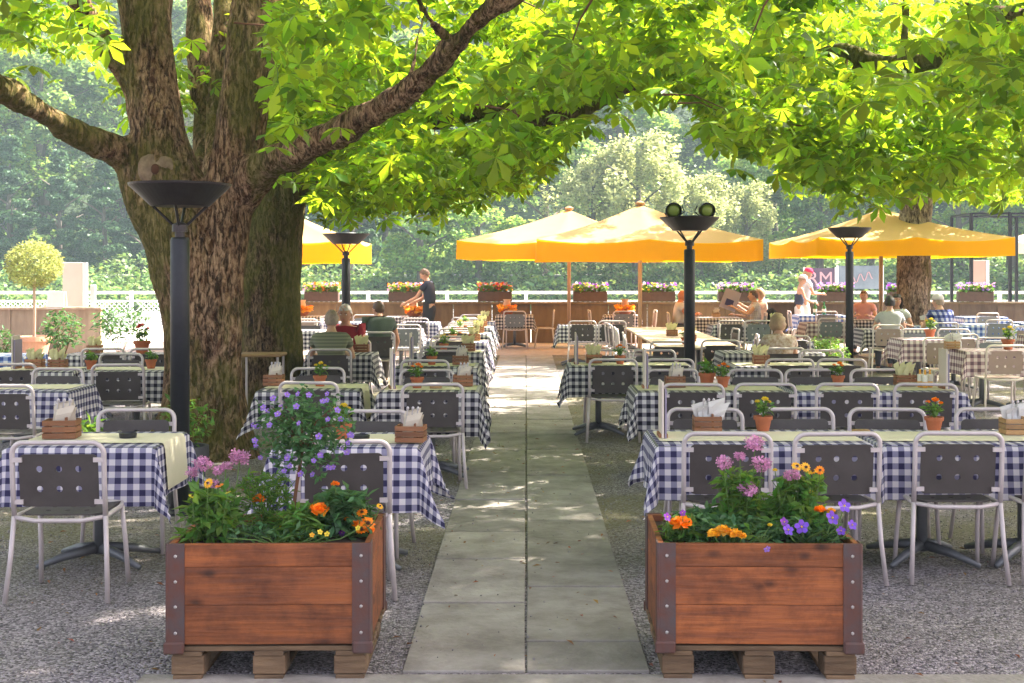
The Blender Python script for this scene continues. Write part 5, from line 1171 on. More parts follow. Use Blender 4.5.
# ---------------------------------------------------------------- planters
OFF = [0, 0, 0]
def own(b):
    """moves the mesh origin so that every board shows its own stretch of grain and knots"""
    OFF[:] = [random.uniform(-3, 3), random.uniform(-.3, .3), random.uniform(-3, 3)]
    b.v = [(x + OFF[0], y + OFF[1], z + OFF[2]) for x, y, z in b.v]; return b
def planter(name_l, X, rot, seed):
    W_, D, z0, z1 = .845, .64, .150, .572
    pal = thing('pallet', 'small weathered pallet under the %s wooden planter' % name_l, 'pallet', (X, 5.56, 0), rot)
    for k in range(5): b = MB(); b.box((0, -D / 2 + .05 + k * (D - .10) / 4, .131), (.86, .088, .020), ch=.002); b.build('deck_board', M_pallet, pal)
    for x in (-.34, 0, .34):
        for y in (-D / 2 + .07, D / 2 - .07): b = MB(); b.box((x, y, .062), (.135, .13, .078), ch=.004); b.build('block', M_pallet, pal)
        b = MB(); b.box((x, 0, .011), (.12, D, .020), ch=.002); b.build('bottom_board', M_pallet, pal)
        b = MB(); b.box((x, 0, .111), (.12, D, .018), ch=.002); b.build('stringer_board', M_pallet, pal)
    pl = thing('planter_box', 'reddish brown wooden planter box %s of the path with iron corner straps' % name_l, 'planter', (X, 5.56, 0), rot)
    zh = (z0 + z1) / 2; zs = ((z0, z0 + .165), (z0 + .165, z0 + .325), (z0 + .325, z1))
    for s, nm in ((-1, 'front_board'), (1, 'back_board')):
        for (za, zb) in zs: b = MB(); b.box((0, s * (D / 2 - .012), (za + zb) / 2), (W_ - .002, .024, zb - za - .0015), ch=.002); own(b).build(nm, M_plank, pl, loc=tuple(-q for q in OFF))
    for s in (-1, 1):
        for (za, zb) in zs: b = MB(); b.box((s * (W_ / 2 - .012), 0, (za + zb) / 2), (.024, D - .052, zb - za - .0015), ch=.002); own(b).build('side_board', M_plank, pl, loc=tuple(-q for q in OFF))
    for sx in (-1, 1):
        for sy in (-1, 1):
            b = MB(); b.box((sx * (W_ / 2 - .035), sy * (D / 2 + .002), zh - .012), (.075, .006, z1 - z0 + .03)); b.box((sx * (W_ / 2 + .003), sy * (D / 2 - .035), zh - .012), (.006, .075, z1 - z0 + .03)); b.tube([(sx * W_ / 2, sy * D / 2, z0 - .03), (sx * W_ / 2, sy * D / 2, z1 + .002)], .008, 6)
            b.box((sx * (W_ / 2 - .028), sy * (D / 2 + .006), z0 - .012), (.085, .02, .05), ch=.006)
            c = b.build('corner_strap', M_bracket, pl)
            for z in (z0 + .05, z0 + .16, z0 + .265, z1 - .05): bb = MB(); bb.ball((sx * (W_ / 2 - .035), sy * (D / 2 + .006), z), .008, 1, (1, .7, 1)); bb.build('bolt', M_bolt, c)
    b = MB(); b.box((0, 0, z1 - .08), (W_ - .052, D - .052, .10)); b.build('soil', M_soil, pl)
    return pl
planter('left', -1.085, R(1.0), 1); planter('right', .985, R(-1.2), 2)
def plant(name, label, X, Y, rx, rz, h, n, leaf, mt, flowers, seed=0, narrow=False, z0=.54):
    n = int(n * 1.7); leaf *= 1.05; h *= 1.05
    """flowers: (kind, px, py, size, material) as seen; they stand on stems at the plant's own depth"""
    r = thing(name, label, 'plant', (X, Y, z0)); rg = np.random.default_rng(seed + 50)
    b = MB()
    for k in range(10): a = k * 2.4 + seed; q = rx * (.25 + .75 * ((k * 7) % 10) / 10); b.tube([(0, 0, 0), (math.cos(a) * q * .4, math.sin(a) * q * .4, h * .5), (math.cos(a) * q, math.sin(a) * q, h * .9)], [.004, .003, .002], 4)
    P = []
    for k in range(n):
        a = rg.uniform(0, 6.28); t = rg.random() ** .8; q = rx * math.sqrt(rg.random()) * (1 - .35 * t); P.append((math.cos(a) * q, math.sin(a) * q, h * t))
    P = np.array(P); P = P[~((P[:, 1] + Y < 5.33) & (P[:, 2] + z0 < .64) & (n > 70))]; P = P[(np.abs(P[:, 0] + X - (-1.085 if X < 0 else .985)) < .385) | (P[:, 2] + z0 > .62)]; n = len(P); tv = [(x, y * (.5 if narrow else 1.15), z) for x, y, z in LV]
    V, F = scatter(tv, LF, P, rand_rot(n, .75, rg), rg.uniform(leaf * .6, leaf * 1.2, n)); mesh_np('foliage', V, F, mt, r)
    for i, (kd, px, py, s, fm) in enumerate(flowers):
        dy = rg.uniform(-.09, -.03); c = W(px, py, Y + dy); c = (c[0] - X, dy, c[2] - z0)
        b.tube([(c[0] * .3, 0, 0), (c[0] * .8, c[1], c[2] * .5), (c[0], c[1], c[2] - .005)], .0025, 4); bloom(kd, c, s * 1.25, fm, r, seed + i)
    b.build('stems', M_green_stem, r); return r
Z = 'in the left planter'
plant('spider_flower', 'pale pink cluster flowers on tall stems ' + Z + ', far left', -1.36, 5.52, .09, .1, .20, 110, .06, M_leaf2, [('u', 203, 464, .032, M_pink), ('u', 192, 472, .024, M_pink), ('u', 218, 470, .022, M_pink), ('u', 214, 484, .022, M_pink), ('u', 240, 457, .036, M_pink), ('u', 226, 466, .02, M_pink)], 1)
plant('zinnia', 'broad leaved plant with flat golden flowers ' + Z + ', left corner', -1.37, 5.40, .12, .1, .21, 190, .075, M_leaf2, [('d', 208, 483, .020, M_gold), ('d', 219, 485, .018, M_orange), ('d', 192, 496, .014, M_yellow), ('d', 228, 492, .013, M_yellow)], 2)
plant('fennel', 'feathery green foliage ' + Z + ', behind the middle', -1.18, 5.66, .16, .1, .24, 420, .05, M_leaf2, [('p', 259, 500, .032, M_orange)], 3, True)
plant('marigold', 'marigold with a big round orange head ' + Z, -.96, 5.50, .13, .1, .13, 200, .05, M_leaf2, [('p', 319, 510, .042, M_orange), ('p', 282, 527, .012, M_yellow), ('v', 342, 533, .012, M_purple)], 4)
plant('blanket_flower', 'bushy plant with ragged orange flowers ' + Z + ', right corner', -.79, 5.52, .13, .1, .19, 260, .065, M_leaf3, [('p', 350, 519, .028, M_orange), ('d', 362, 512, .022, M_orange), ('d', 368, 523, .030, M_orange), ('d', 362, 530, .024, M_orange), ('p', 335, 484, .018, M_orange), ('p', 357, 524, .022, M_orange), ('p', 370, 530, .02, M_orange), ('d', 380, 506, .014, M_gold)], 5)
plant('pansy_bed', 'low mat of small leaves and yellow faces along the front ' + Z, -1.08, 5.36, .25, .05, .07, 420, .035, M_leaf3, [('v', 320, 532, .010, M_yellow), ('v', 327, 534, .010, M_yellow), ('v', 312, 535, .009, M_gold), ('v', 358, 528, .010, M_yellow)], 6)
plant('fine_grass', 'fine upright grass at the foot of the blue flowered bush', -1.0, 5.44, .10, .05, .12, 220, .07, M_leaf2, [], 7, True)
plant('trailing_greens', 'dark green leaves filling the back right of the left planter', -.86, 5.7, .17, .05, .13, 320, .06, M_leaf3, [], 17)
Z = 'in the right planter'
plant('spider_flower', 'tall pink cluster flowers ' + Z, .95, 5.58, .12, .1, .26, 200, .065, M_leaf2, [('u', 724, 463, .030, M_pink), ('u', 755, 443, .034, M_pink), ('u', 762, 464, .036, M_pink), ('u', 748, 489, .036, M_pink), ('u', 792, 475, .030, M_pink), ('u', 750, 526, .024, M_pink), ('u', 740, 456, .02, M_pink)], 8)
plant('marigold', 'marigold with one orange ball head ' + Z + ', left corner', .66, 5.40, .10, .1, .10, 150, .045, M_leaf2, [('p', 681, 524, .044, M_orange), ('v', 667, 517, .016, M_purple), ('v', 683, 513, .012, M_purple)], 9)
plant('marigold', 'golden marigold clump at the front edge ' + Z, .87, 5.34, .13, .1, .07, 170, .04, M_leaf2, [('p', 714, 534, .028, M_gold), ('p', 724, 531, .034, M_gold), ('p', 735, 534, .030, M_gold), ('p', 742, 536, .018, M_gold), ('p', 770, 525, .010, M_yellow)], 10)
plant('lantana', 'upright bush topped with golden flowers ' + Z, 1.22, 5.60, .13, .1, .24, 330, .06, M_leaf2, [('d', 797, 466, .022, M_gold), ('d', 806, 467, .020, M_gold), ('d', 813, 471, .022, M_gold), ('d', 820, 470, .018, M_orange), ('p', 810, 492, .012, M_gold), ('p', 775, 470, .01, M_yellow)], 11)
plant('marigold', 'orange marigold among violets ' + Z + ', right side', 1.25, 5.44, .10, .1, .12, 120, .05, M_leaf2, [('p', 820, 510, .026, M_orange), ('p', 831, 511, .018, M_gold)], 12)
plant('petunia', 'violet petunias spilling over the right corner ' + Z, 1.20, 5.36, .19, .1, .09, 380, .045, M_leaf3, [('v', 832, 518, .025, M_petu), ('v', 844, 506, .024, M_petu), ('v', 788, 530, .020, M_petu), ('v', 802, 527, .025, M_petu), ('v', 852, 525, .018, M_petu), ('v', 841, 531, .016, M_petu), ('v', 784, 522, .016, M_purple)], 13)
plant('trailing_verbena', 'thin trailing stem with a violet bloom over the front ' + Z, 1.0, 5.30, .05, .1, .06, 60, .035, M_leaf3, [('v', 769, 557, .018, M_purple), ('v', 767, 549, .012, M_violet)], 14)
plant('trailing_greens', 'mixed green leaves filling the middle ' + Z, .86, 5.52, .26, .05, .10, 560, .05, M_leaf3, [], 15)
plant('trailing_greens', 'mixed green leaves filling the back ' + Z, 1.08, 5.68, .24, .05, .13, 460, .055, M_leaf2, [], 16)
# blue flowered standard
r = thing('blue_potato_bush', 'slim stemmed standard bush covered in lavender blue flowers, rising from the left planter', 'plant', (PX(289, 5.56), 5.56, .50)); rg = np.random.default_rng(77)
b = MB(); b.tube([(0, 0, 0), (.015, 0, .12), (.035, 0, .27), (.06, 0, .42), (.06, 0, .56)], [.009, .008, .008, .007, .004], 8); cc = Vector((.065, 0, .50))
for k in range(16):
    a = k * 2.4; e = .5 * math.sin(k * 1.7); d = Vector((math.cos(a), math.sin(a), e + .3)).normalized(); b.tube([cc + Vector((-.01, 0, -.1)), cc + d * .09, cc + d * .19], [.004, .003, .0018], 4)
b.build('stem', M_brown_stem, r)
n = 1500; d = rg.normal(0, 1, (n, 3)); d /= np.linalg.norm(d, axis=1)[:, None]; P = d * rg.uniform(.2, 1.12, (n, 1)) ** .7 * np.array([.205, .19, .185]) + np.array(cc)
P += np.stack([np.sin(P[:, 2] * 40) * .015, np.zeros(n), np.sin(P[:, 0] * 35) * .02], 1)
V, F = scatter([(x, y * 1.2, z) for x, y, z in LV], LF, P, rand_rot(n, .9, rg), rg.uniform(.022, .05, n)); mesh_np('foliage', V, F, M_leaf3, r)
for i in range(46):
    a = rg.uniform(3.3, 6.2) if i % 3 else rg.uniform(0, 6.28); e = rg.uniform(-.9, .95); q = math.sqrt(1 - e * e); bloom('v', tuple(cc + Vector((math.cos(a) * q * .225, math.sin(a) * q * .21, e * .20))), rg.uniform(.011, .0165), M_violet, r, i)
# ---------------------------------------------------------------- people
def skin_mesh(joints, edges, root=0, sub=1):
    me = bpy.data.meshes.new('sk'); me.from_pydata([j[:3] for j in joints], edges, []); o = bpy.data.objects.new('sk', me); COL.objects.link(o)
    md = o.modifiers.new('skin', 'SKIN'); md.use_smooth_shade = True
    for i, j in enumerate(joints):
        sv_ = me.skin_vertices[0].data[i]; r_ = j[3]; sv_.radius = r_ if isinstance(r_, tuple) else (r_, r_); sv_.use_root = (i == root)
    ss = o.modifiers.new('sub', 'SUBSURF'); ss.levels = sub; ss.render_levels = sub
    dg = bpy.context.evaluated_depsgraph_get(); out = bpy.data.meshes.new_from_object(o.evaluated_get(dg)); bpy.data.objects.remove(o); bpy.data.meshes.remove(me)
    vs = [v.co.copy() for v in out.vertices]; fs = [tuple(p.vertices) for p in out.polygons]; bpy.data.meshes.remove(out); return vs, fs
M_lip = mat('lips', (.42, .15, .12), .5); M_eye = mat('eye_dark', (.03, .02, .02), .2); M_eyew = mat('eye_white', (.8, .78, .75), .3)
def head_parts(c, yaw, pitch, s=1.0):
    """returns (verts, faces, material index) of a head centred at c looking along +Y then turned"""
    rot = Matrix.Rotation(yaw, 3, 'Z') @ Matrix.Rotation(-pitch, 3, 'X'); b = MB()
    bm = bmesh.new(); bmesh.ops.create_uvsphere(bm, u_segments=24, v_segments=18, radius=1); bm.verts.index_update(); V = []
    for v in bm.verts:
        x, y, z = v.co; X = x * .074; Y = y * .093; Zz = z * .115
        if z < 0: X *= 1 - .34 * z * z; Y *= 1 - .12 * z * z if y > 0 else 1 - .38 * z * z
        if y > .55 and -.25 < z < .1: Y -= .004 * (1 if abs(x) > .2 else 0)
        if y > .3 and z < -.55 and z > -.95: Y += .008
        V.append((X, Y, Zz))
    b.mi = 0; b.add(V, [tuple(v.index for v in f.verts) for f in bm.faces]); bm.free()
    b.add([(0, .086, .018), (-.009, .092, -.004), (.009, .092, -.004), (-.016, .088, -.026), (.016, .088, -.026), (0, .115, -.022), (0, .09, -.034)], [(0, 1, 5), (0, 5, 2), (1, 3, 5), (2, 5, 4), (3, 6, 5), (4, 5, 6)])
    for s_ in (-1, 1):
        b.ball((s_ * .076, -.004, -.004), .022, 1, (.35, .7, 1.2))
        b.mi = 2; b.ball((s_ * .029, .079, .008), .011, 1, (1.25, .7, .75)); b.mi = 3; b.ball((s_ * .029, .0855, .008), .0055, 1, (1, .7, 1)); b.mi = 1
        b.mi = 3; b.box((s_ * .029, .0865, .028), (.030, .006, .005)); b.mi = 0
    b.mi = 1; b.ball((0, .083, -.052), .020, 1, (1.1, .45, .32)); b.mi = 0
    return [rot @ (Vector(v) * s) + Vector(c) for v in b.v], b.f, b.m, rot
def hand_geo(b, w_, d, side, holding=.5, s=1.0, up=Vector((0, 0, 1))):
    """palm with four fingers and a thumb from wrist w_ along d"""
    d = d.normalized(); u = d.cross(up); u = u.normalized() if u.length > .1 else Vector((1, 0, 0)); nrm = u.cross(d).normalized()
    b.tube([w_ - d * .02 * s, w_ + d * .03 * s, w_ + d * .085 * s], [.022 * s, .03 * s, .028 * s], 8)
    for i, (off, L) in enumerate(((-.027, .062), (-.009, .074), (.009, .070), (.026, .054))):
        p0 = w_ + d * .078 * s + u * off * s; c1 = (d - nrm * .35 * holding).normalized(); c2 = (d - nrm * 1.3 * holding).normalized()
        p1 = p0 + c1 * L * .45 * s; p2 = p1 + c2 * L * .35 * s; p3 = p2 + (d - nrm * 2.4 * holding).normalized() * L * .25 * s
        b.tube([p0, p1, p2, p3], [.0095 * s, .009 * s, .008 * s, .006 * s], 6)
    p0 = w_ + d * .02 * s + u * side * .028 * s; p1 = p0 + (d * .7 + u * side * .75 - nrm * .2).normalized() * .036 * s; p2 = p1 + (d * 1.0 + u * side * .15 - nrm * .6 * holding).normalized() * .03 * s
    b.tube([p0, p1, p2], [.012 * s, .0105 * s, .008 * s], 6)
def person(label, X, Y, rotz, pose='sit', lean=0.0, yaw=0, pitch=0, arms=None, skin=M_skin, shirt=None, trousers=M_jeans, hair=None, hairm=None, sleeve='short', s=1.0, hat=None, z=0.006, build=1.0, apron=None, female=False, legfwd=.0, knees=None, skirt=False):
    r = thing('person', label, 'person', (X, Y, z), rotz); r.scale = (s, s, s)
    sit = pose == 'sit'; hz = .545 if sit else .93; th = lean; bw = build
    def up(l, y=0, x=0): return Vector((x, -.06 * sit + math.sin(th) * l + y * math.cos(th), hz + math.cos(th) * l - y * math.sin(th)))
    pel = up(0); ab = up(.16); chs = up(.34); nb = up(.475); nk = up(.55, .01); hd = up(.635, .03 + .02 * th)
    J = []; E = []; idx = {}
    def j(n, p, r_, par=None):
        idx[n] = len(J); J.append((*p, r_)); 
        if par is not None: E.append((idx[par], idx[n]))
    f = .9 if female else 1.0
    j('pel', pel, (.15 * bw, .115 * bw)); j('ab', ab, (.135 * bw * (.9 if female else 1), .105 * bw), 'pel'); j('ch', chs, (.155 * bw * f, .115 * bw), 'ab'); j('nb', nb, (.085, .075), 'ch'); j('nk', nk, .054 * f, 'nb'); j('hd0', up(.60, .02), .05 * f, 'nk')
    sp = {}
    for sd_, k in ((-1, 'L'), (1, 'R')):
        sh = up(.435, 0, sd_ * .175 * bw * f); sp[k] = sh; j('s' + k, sh, .058 * bw * f, 'ch')
        el, wr = (arms or {}).get(k, ((sd_ * .24, .10, .20), (sd_ * .14, .34, .22)))
        el = up(el[2], el[1], el[0]) if len(el) == 3 else Vector(el[:3]); wr = up(wr[2], wr[1], wr[0]) if len(wr) == 3 else Vector(wr[:3])
        j('m' + k, sh.lerp(el, .5), .044 * f, 's' + k); j('e' + k, el, .036 * f, 'm' + k); j('f' + k, el.lerp(wr, .35), .034 * f, 'e' + k); j('w' + k, wr, .023, 'f' + k)
        hx = sd_ * .095
        if sit:
            kx, ky = (knees or {}).get(k, (sd_ * .14, .40)); j('h' + k, (hx, pel.y + .02, hz - .02), .085 * bw, 'pel'); j('k' + k, (kx, ky, .50), .058, 'h' + k); j('a' + k, (kx, ky + .02 + legfwd, .09), .036, 'k' + k); j('t' + k, (kx * 1.05, ky + .15 + legfwd, .04), .03, 'a' + k)
        else:
            j('h' + k, (hx, pel.y, hz - .05), .088 * bw, 'pel'); st = .10 * sd_; j('k' + k, (hx, pel.y + .03 + st * .3, .50), .058, 'h' + k); j('a' + k, (hx, st * .8 - .03, .09), .036, 'k' + k); j('t' + k, (hx * 1.1, st * .8 + .10, .035), .03, 'a' + k)
    JB = list(J)          # the body keeps inside its clothes
    for n_, q_ in (('pel', .55), ('ab', .66), ('ch', .80), ('hL', .62), ('hR', .62)):
        a_ = JB[idx[n_]]; rr_ = a_[3] if isinstance(a_[3], tuple) else (a_[3], a_[3]); JB[idx[n_]] = (*a_[:3], (rr_[0] * q_, rr_[1] * q_))
    vs, fs = skin_mesh(JB, E)
    hv, hf, hm, hrot = head_parts(hd, yaw, pitch, .98 if female else 1.02)
    B = MB(); B.mi = 0; B.add(vs, fs); o = len(B.v); B.v += [tuple(v) for v in hv]; B.f += [tuple(i + o for i in q) for q in hf]; B.m += hm
    for sd_, k in ((-1, 'L'), (1, 'R')):
        e = Vector(J[idx['f' + k]][:3]); w_ = Vector(J[idx['w' + k]][:3]); hand_geo(B, w_, w_ - e, -sd_, .6, .95)
    B.build('body', [skin, M_lip, M_eyew, M_eye], r, smooth=True)
    def clothes(nm, names, ed, grow, mt, roots=0, trims=None):
        JJ = []; mp = {}
        for n_ in names:
            q = J[idx[n_]]; rr = q[3] if isinstance(q[3], tuple) else (q[3], q[3]); mp[n_] = len(JJ); p = Vector(q[:3])
            if trims and n_ in trims: other, t = trims[n_]; p = Vector(J[idx[other]][:3]).lerp(p, t)
            JJ.append((*p, (rr[0] + grow, rr[1] + grow)))
        v, f_ = skin_mesh(JJ, [(mp[a], mp[c]) for a, c in ed], roots); b = MB(); b.add(v, f_); b.uv = [(q.x + q.y * .6, q.z) for q in v]; return b.build(nm, mt, r, smooth=True)
    names = ['pel', 'ab', 'ch', 'nb', 'nk'] + [a + k for k in 'LR' for a in ('s', 'm')]; ed = [('pel', 'ab'), ('ab', 'ch'), ('ch', 'nb'), ('nb', 'nk')] + [e for k in 'LR' for e in (('ch', 's' + k), ('s' + k, 'm' + k))]
    if sleeve == 'long': names += [a + k for k in 'LR' for a in ('e', 'f')]; ed += [e for k in 'LR' for e in (('m' + k, 'e' + k), ('e' + k, 'f' + k))]
    if sleeve == 'none': names = ['pel', 'ab', 'ch']; ed = ed[:2]
    if shirt: clothes('shirt', names, ed, .021, shirt, trims={'nk': ('nb', .30)})
    if trousers:
        nm2 = ['ab', 'pel'] + [a + k for k in 'LR' for a in ('h', 'k', 'a')]; ed2 = [('ab', 'pel')] + [e for k in 'LR' for e in (('pel', 'h' + k), ('h' + k, 'k' + k), ('k' + k, 'a' + k))]
        clothes('trousers', nm2, ed2, .012, trousers, roots=1, trims={'ab': ('pel', .35)})
    for k in 'LR':
        a = Vector(J[idx['a' + k]][:3]); t = Vector(J[idx['t' + k]][:3]); b = MB(); b.tube([(a.x, a.y - .05, .035), (a.x, a.y - .01, .045), (t.x, t.y - .05, .04), (t.x, t.y + .03, .028)], [.03, .044, .042, .024], 8); b.build('shoe', M_shoe, r, smooth=True)
    if hair:
        bm = bmesh.new(); bmesh.ops.create_uvsphere(bm, u_segments=28, v_segments=20, radius=1)
        cut = {'short': -.15, 'bald': 9, 'bob': -.75, 'long': -.9}[hair]
        if hair != 'bald':
            dele = [v for v in bm.verts if (v.co.y > .30 and v.co.z < .42 - (0 if abs(v.co.x) < .75 else .3)) or v.co.z < (cut if v.co.y > -.2 else cut - .35)]
            bmesh.ops.delete(bm, geom=dele, context='VERTS'); V = []
            bm.verts.index_update(); bm.verts.ensure_lookup_table()
            for v in bm.verts:
                x, y, z_ = v.co; n_ = noise.noise(Vector((x * 5, y * 5, z_ * 5 + X))) * .014 + noise.noise(Vector((x * 14, y * 14, z_ * 6))) * .006
                g_ = .010 if hair == 'short' else .020
                q = Vector((x * (.076 + g_ + n_), y * (.094 + g_ + n_) - .006, z_ * (.114 + g_ * .45 + n_) + .003))
                if hair in ('bob', 'long') and z_ < -.1: q.x *= 1.12; q.z *= 1.0 if hair == 'bob' else 1.9
                V.append(hrot @ q + hd)
            b = MB(); b.add(V, [tuple(v.index for v in f_.verts) for f_ in bm.faces]); b.build('hair', hairm, r, smooth=True)
        bm.free()
    if hat:
        kind, hm_ = hat; b = MB(); V = []
        prof = [(.001, .145), (.05, .14), (.085, .115), (.102, .07), (.104, .045), (.098, .04)]
        b.lathe(prof, 20, cap=False)
        n0 = len(b.v)
        if kind == 'cap':
            for i in range(9):
                a = R(20 + i * 17.5); b.v += [(math.cos(a) * .095, math.sin(a) * .10, .05), (math.cos(a) * .095 * .9, math.sin(a) * .10 + .075 * math.sin(a), .035)]
            for i in range(8): b.f.append((n0 + 2 * i, n0 + 2 * i + 1, n0 + 2 * i + 3, n0 + 2 * i + 2)); b.m.append(0)
        b.v = [tuple(hrot @ Vector(q) + hd) for q in b.v]; b.build('hat', hm_, r, smooth=True)
    if apron:
        b = MB(); V = []
        for zz in np.linspace(.42, 1.0, 8):
            for i in range(11):
                a = R(-10 + i * 20); V.append((math.cos(a) * (.175 + .02 * (1 - zz)), pel.y + .015 + math.sin(a) * (.145 + .05 * (1 - zz)), zz))
        b.add(V, [(i * 11 + k_, i * 11 + k_ + 1, (i + 1) * 11 + k_ + 1, (i + 1) * 11 + k_) for i in range(7) for k_ in range(10)]); b.build('apron', apron, r, smooth=True)
    return r
def striped(name, c1, c2, sc):
    m = bpy.data.materials.new(name); m.use_nodes = True; N = m.node_tree.nodes; L = m.node_tree.links; b = N['Principled BSDF']; b.inputs['Roughness'].default_value = .85
    tc = N.new('ShaderNodeTexCoord'); sp = N.new('ShaderNodeSeparateXYZ'); L.new(tc.outputs['UV'], sp.inputs[0]); q = N.new('ShaderNodeMath'); q.operation = 'MULTIPLY'; q.inputs[1].default_value = sc; L.new(sp.outputs['Y'], q.inputs[0])
    f = N.new('ShaderNodeMath'); f.operation = 'FRACT'; L.new(q.outputs[0], f.inputs[0]); r_ = N.new('ShaderNodeValToRGB'); r_.color_ramp.interpolation = 'CONSTANT'; r_.color_ramp.elements[0].color = (*c1, 1); r_.color_ramp.elements[1].color = (*c2, 1); r_.color_ramp.elements[1].position = .5
    L.new(f.outputs[0], r_.inputs[0]); L.new(r_.outputs[0], b.inputs['Base Color']); return m
def cl(n, c, v=.15, **k): return mat(n, c, .85, var=v, scale=9, bump=.25, bscale=12, **k)
H_grey = mat('grey_blond_hair', (.36, .27, .21), .6, var=.35, scale=30); H_white = mat('white_hair', (.52, .46, .43), .6, var=.3, scale=30); H_dark = mat('dark_hair', (.02, .014, .011), .45, var=.3, scale=30); H_brown = mat('brown_hair', (.10, .05, .03), .5, var=.3, scale=30); H_blond = mat('dyed_blond_hair', (.42, .28, .17), .55, var=.35, scale=30)
tab = lambda z_=.28, y=.36: {'L': ((-.25, .16, .20), (-.12, y, z_)), 'R': ((.25, .16, .20), (.12, y, z_))}
person('waiter in dark polo and apron leaning over a table, facing left', PX(431, 26.3), 26.3, R(78), 'stand', .16, R(6), R(28), {'L': ((-.20, .22, .20), (-.10, .50, .13)), 'R': ((.20, .20, .18), (.12, .48, .10))}, shirt=cl('dark_polo', (.03, .035, .06)), trousers=M_black, hair='short', hairm=mat('cropped_hair', (.16, .10, .07), .8), apron=M_black, s=1.04)
person('grey haired woman in striped olive top, seen from behind', -2.22, 14.25, R(4), lean=.10, yaw=R(8), arms=tab(), shirt=striped('striped_top', (.19, .19, .12), (.12, .125, .08), 26), hair='short', hairm=H_grey, female=True, build=1.12, sleeve='short', s=.97)
person('grey haired man in dark red shirt facing us over the table', -2.24, 15.55, R(180), lean=.16, yaw=R(-6), pitch=R(8), arms=tab(.22, .32), shirt=cl('red_shirt', (.26, .012, .025)), hair='short', hairm=H_white, skin=M_skin2, build=1.05)
person('man in dark green polo bent forward, seen from behind', -2.12, 18.12, R(14), lean=.30, yaw=R(30), arms={'L': ((-.26, .20, .22), (-.16, .36, .10)), 'R': ((.28, .12, .18), (.26, .34, .08))}, shirt=cl('green_polo', (.05, .065, .055)), trousers=cl('shorts', (.08, .07, .06)), hair='short', hairm=H_brown, skin=M_skin2, build=1.1)
person('bald man in white shirt seated facing right at the checked table', 3.22, 26.05, R(-90), lean=.10, yaw=R(0), arms=tab(), shirt=cl('white_shirt', (.72, .68, .70)), hair='bald', skin=mat('sunburnt_skin', (.55, .22, .12), .5), build=1.08)
person('man in white checked shirt seated facing left and reading a menu', 4.72, 25.95, R(90), lean=.06, yaw=R(0), arms={'L': ((-.2, .2, .26), (-.12, .46, .42)), 'R': ((.22, .18, .2), (.14, .42, .26))}, shirt=gingham('shirt_check', (.55, .52, .60), (.66, .63, .70), (.78, .75, .78), .02), hair='short', hairm=H_brown, trousers=M_jeans)
person('fair haired woman half hidden behind the man reading a menu', 5.02, 26.9, R(100), lean=.04, arms={'L': ((-.2, .2, .26), (-.12, .46, .42)), 'R': ((.22, .18, .2), (.14, .42, .36))}, shirt=cl('peach_top', (.70, .50, .42)), hair='bob', hairm=H_blond, female=True, s=1.02)
person('blond woman in floral blouse seen from behind, third row right', 2.92, 14.45, R(3), lean=.12, yaw=R(-10), arms=tab(), shirt=mat('floral_blouse', (.62, .52, .44), .85, col2=(.30, .17, .10), scale=26), hair='bob', hairm=H_blond, female=True, build=1.05, s=.94)
person('dark long haired woman smiling toward us, seated near the right trunk', 6.45, 21.75, R(168), lean=.06, yaw=R(10), arms=tab(.25, .30), shirt=cl('pale_cardigan', (.50, .50, .50)), hair='long', hairm=H_dark, skin=M_skin2, female=True, s=1.0)
person('person with dark bun in grey top seen from behind, facing the dark haired woman', 5.95, 20.45, R(-10), lean=.05, arms=tab(), shirt=cl('grey_top', (.36, .36, .37)), hair='short', hairm=H_dark, female=True)
person('person in pink shirt half hidden left of the right hand trunk', 6.95, 25.7, R(160), lean=.1, arms=tab(), shirt=cl('pink_shirt', (.65, .34, .34)), hair='short', hairm=H_brown)
person('man in pale flat cap and blue checked shirt, seen from behind', 7.05, 21.28, R(18), lean=.14, yaw=R(15), arms=tab(), shirt=gingham('blue_plaid', (.02, .03, .12), (.08, .10, .28), (.4, .42, .55), .05), hair='short', hairm=H_grey, hat=('round', cl('flat_cap', (.55, .50, .52))), build=1.1)
set_table(6.5, 7.4, 24.8, 25.3, 'left of the right hand trunk, under the parasol', 'k') ; ch(6.98, 26.1, 'to', 'chair of the person in the pink shirt', 'grey')
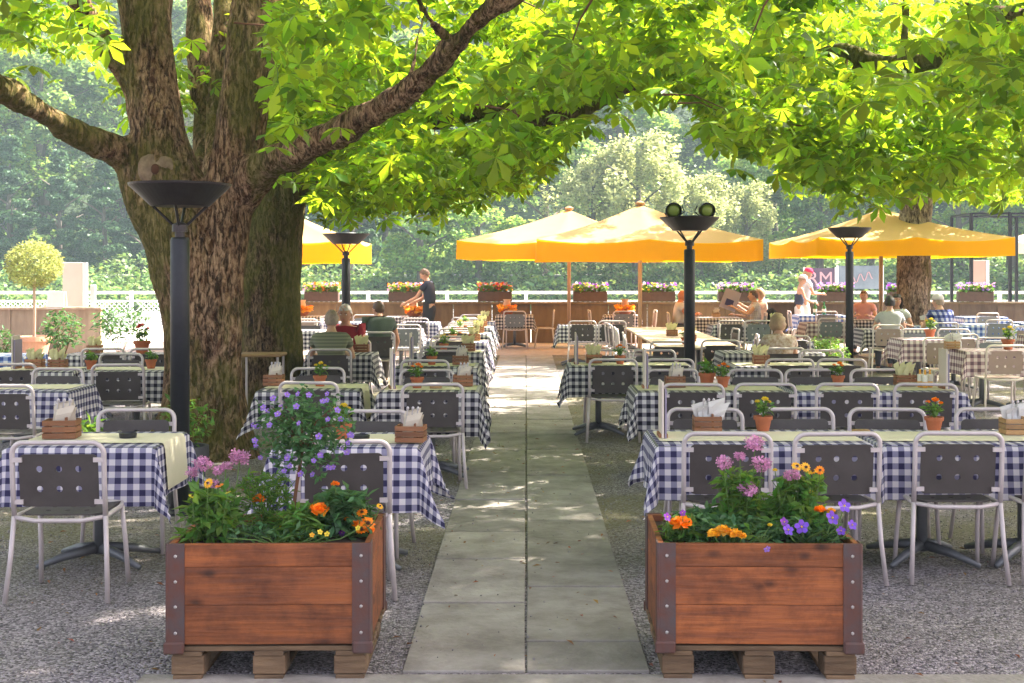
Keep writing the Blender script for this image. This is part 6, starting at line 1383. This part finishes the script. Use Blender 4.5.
person('woman in white cap and dark strapless top standing by the wall', PX(799, 28.7), 28.75, R(-95), 'stand', .10, 0, R(14), {'L': ((-.17, .12, .18), (-.08, .36, .12)), 'R': ((.17, .12, .18), (.08, .36, .12))}, shirt=cl('navy_top', (.04, .05, .09)), sleeve='none', trousers=cl('white_skirt', (.72, .68, .68)), hair='short', hairm=H_blond, hat=('cap', cl('white_cap', (.75, .62, .62))), female=True, s=.95)
person('woman in bright pink cap and pale blue top standing by the wall', PX(806, 28.9), 29.1, R(-80), 'stand', .10, 0, R(10), None, shirt=cl('pale_blue_top', (.50, .58, .68)), trousers=cl('white_trousers', (.7, .68, .68)), hair='bob', hairm=H_blond, hat=('cap', cl('pink_cap', (.75, .02, .10))), female=True, s=1.04)
# menu held by the man in white
r = thing('held_menu', 'grey violet menu card held up at the checked table under the main parasol', 'menu', (4.24, 25.93, 1.10)); b = MB(); b.box((0, 0, 0), (.34, .012, .42)); b.build('card', mat('violet_grey_card', (.38, .34, .44), .6), r); b = MB(); b.box((0, -.012, -.06), (.16, .006, .14)); b.build('emblem', mat('navy_print', (.04, .04, .14), .6), r); r.rotation_euler = (0, R(20), R(-12))
r = thing('backpack', 'dark backpack hanging on the chair of the man in white', 'backpack', (5.08, 25.9, .52)); b = MB(); b.box((0, 0, .2), (.16, .28, .42), ch=.05); b.build('bag_body', M_black, r); b = MB(); b.box((.10, 0, .13), (.06, .20, .2), ch=.025); b.build('pocket', M_galv, r)
# the air over the river
hz = bpy.data.materials.new('haze_air'); hz.use_nodes = True; N = hz.node_tree.nodes; N.remove(N['Principled BSDF'])
pv = N.new('ShaderNodeVolumePrincipled'); pv.inputs['Density'].default_value = 0.0009; pv.inputs['Color'].default_value = (.68, .90, 1.0, 1); hz.node_tree.links.new(pv.outputs[0], N['Material Output'].inputs['Volume'])
b = MB(); b.box((0, 115, 45), (640, 380, 100)); h_ = struct(b.build('haze', hz), 'stuff')

for o_ in COL.objects:
    if o_.parent is None and 'label' in o_ and not (4 <= len(o_['label'].replace(',', ' ').split()) <= 16): print('LONGLABEL', len(o_['label'].split()), o_['label'])
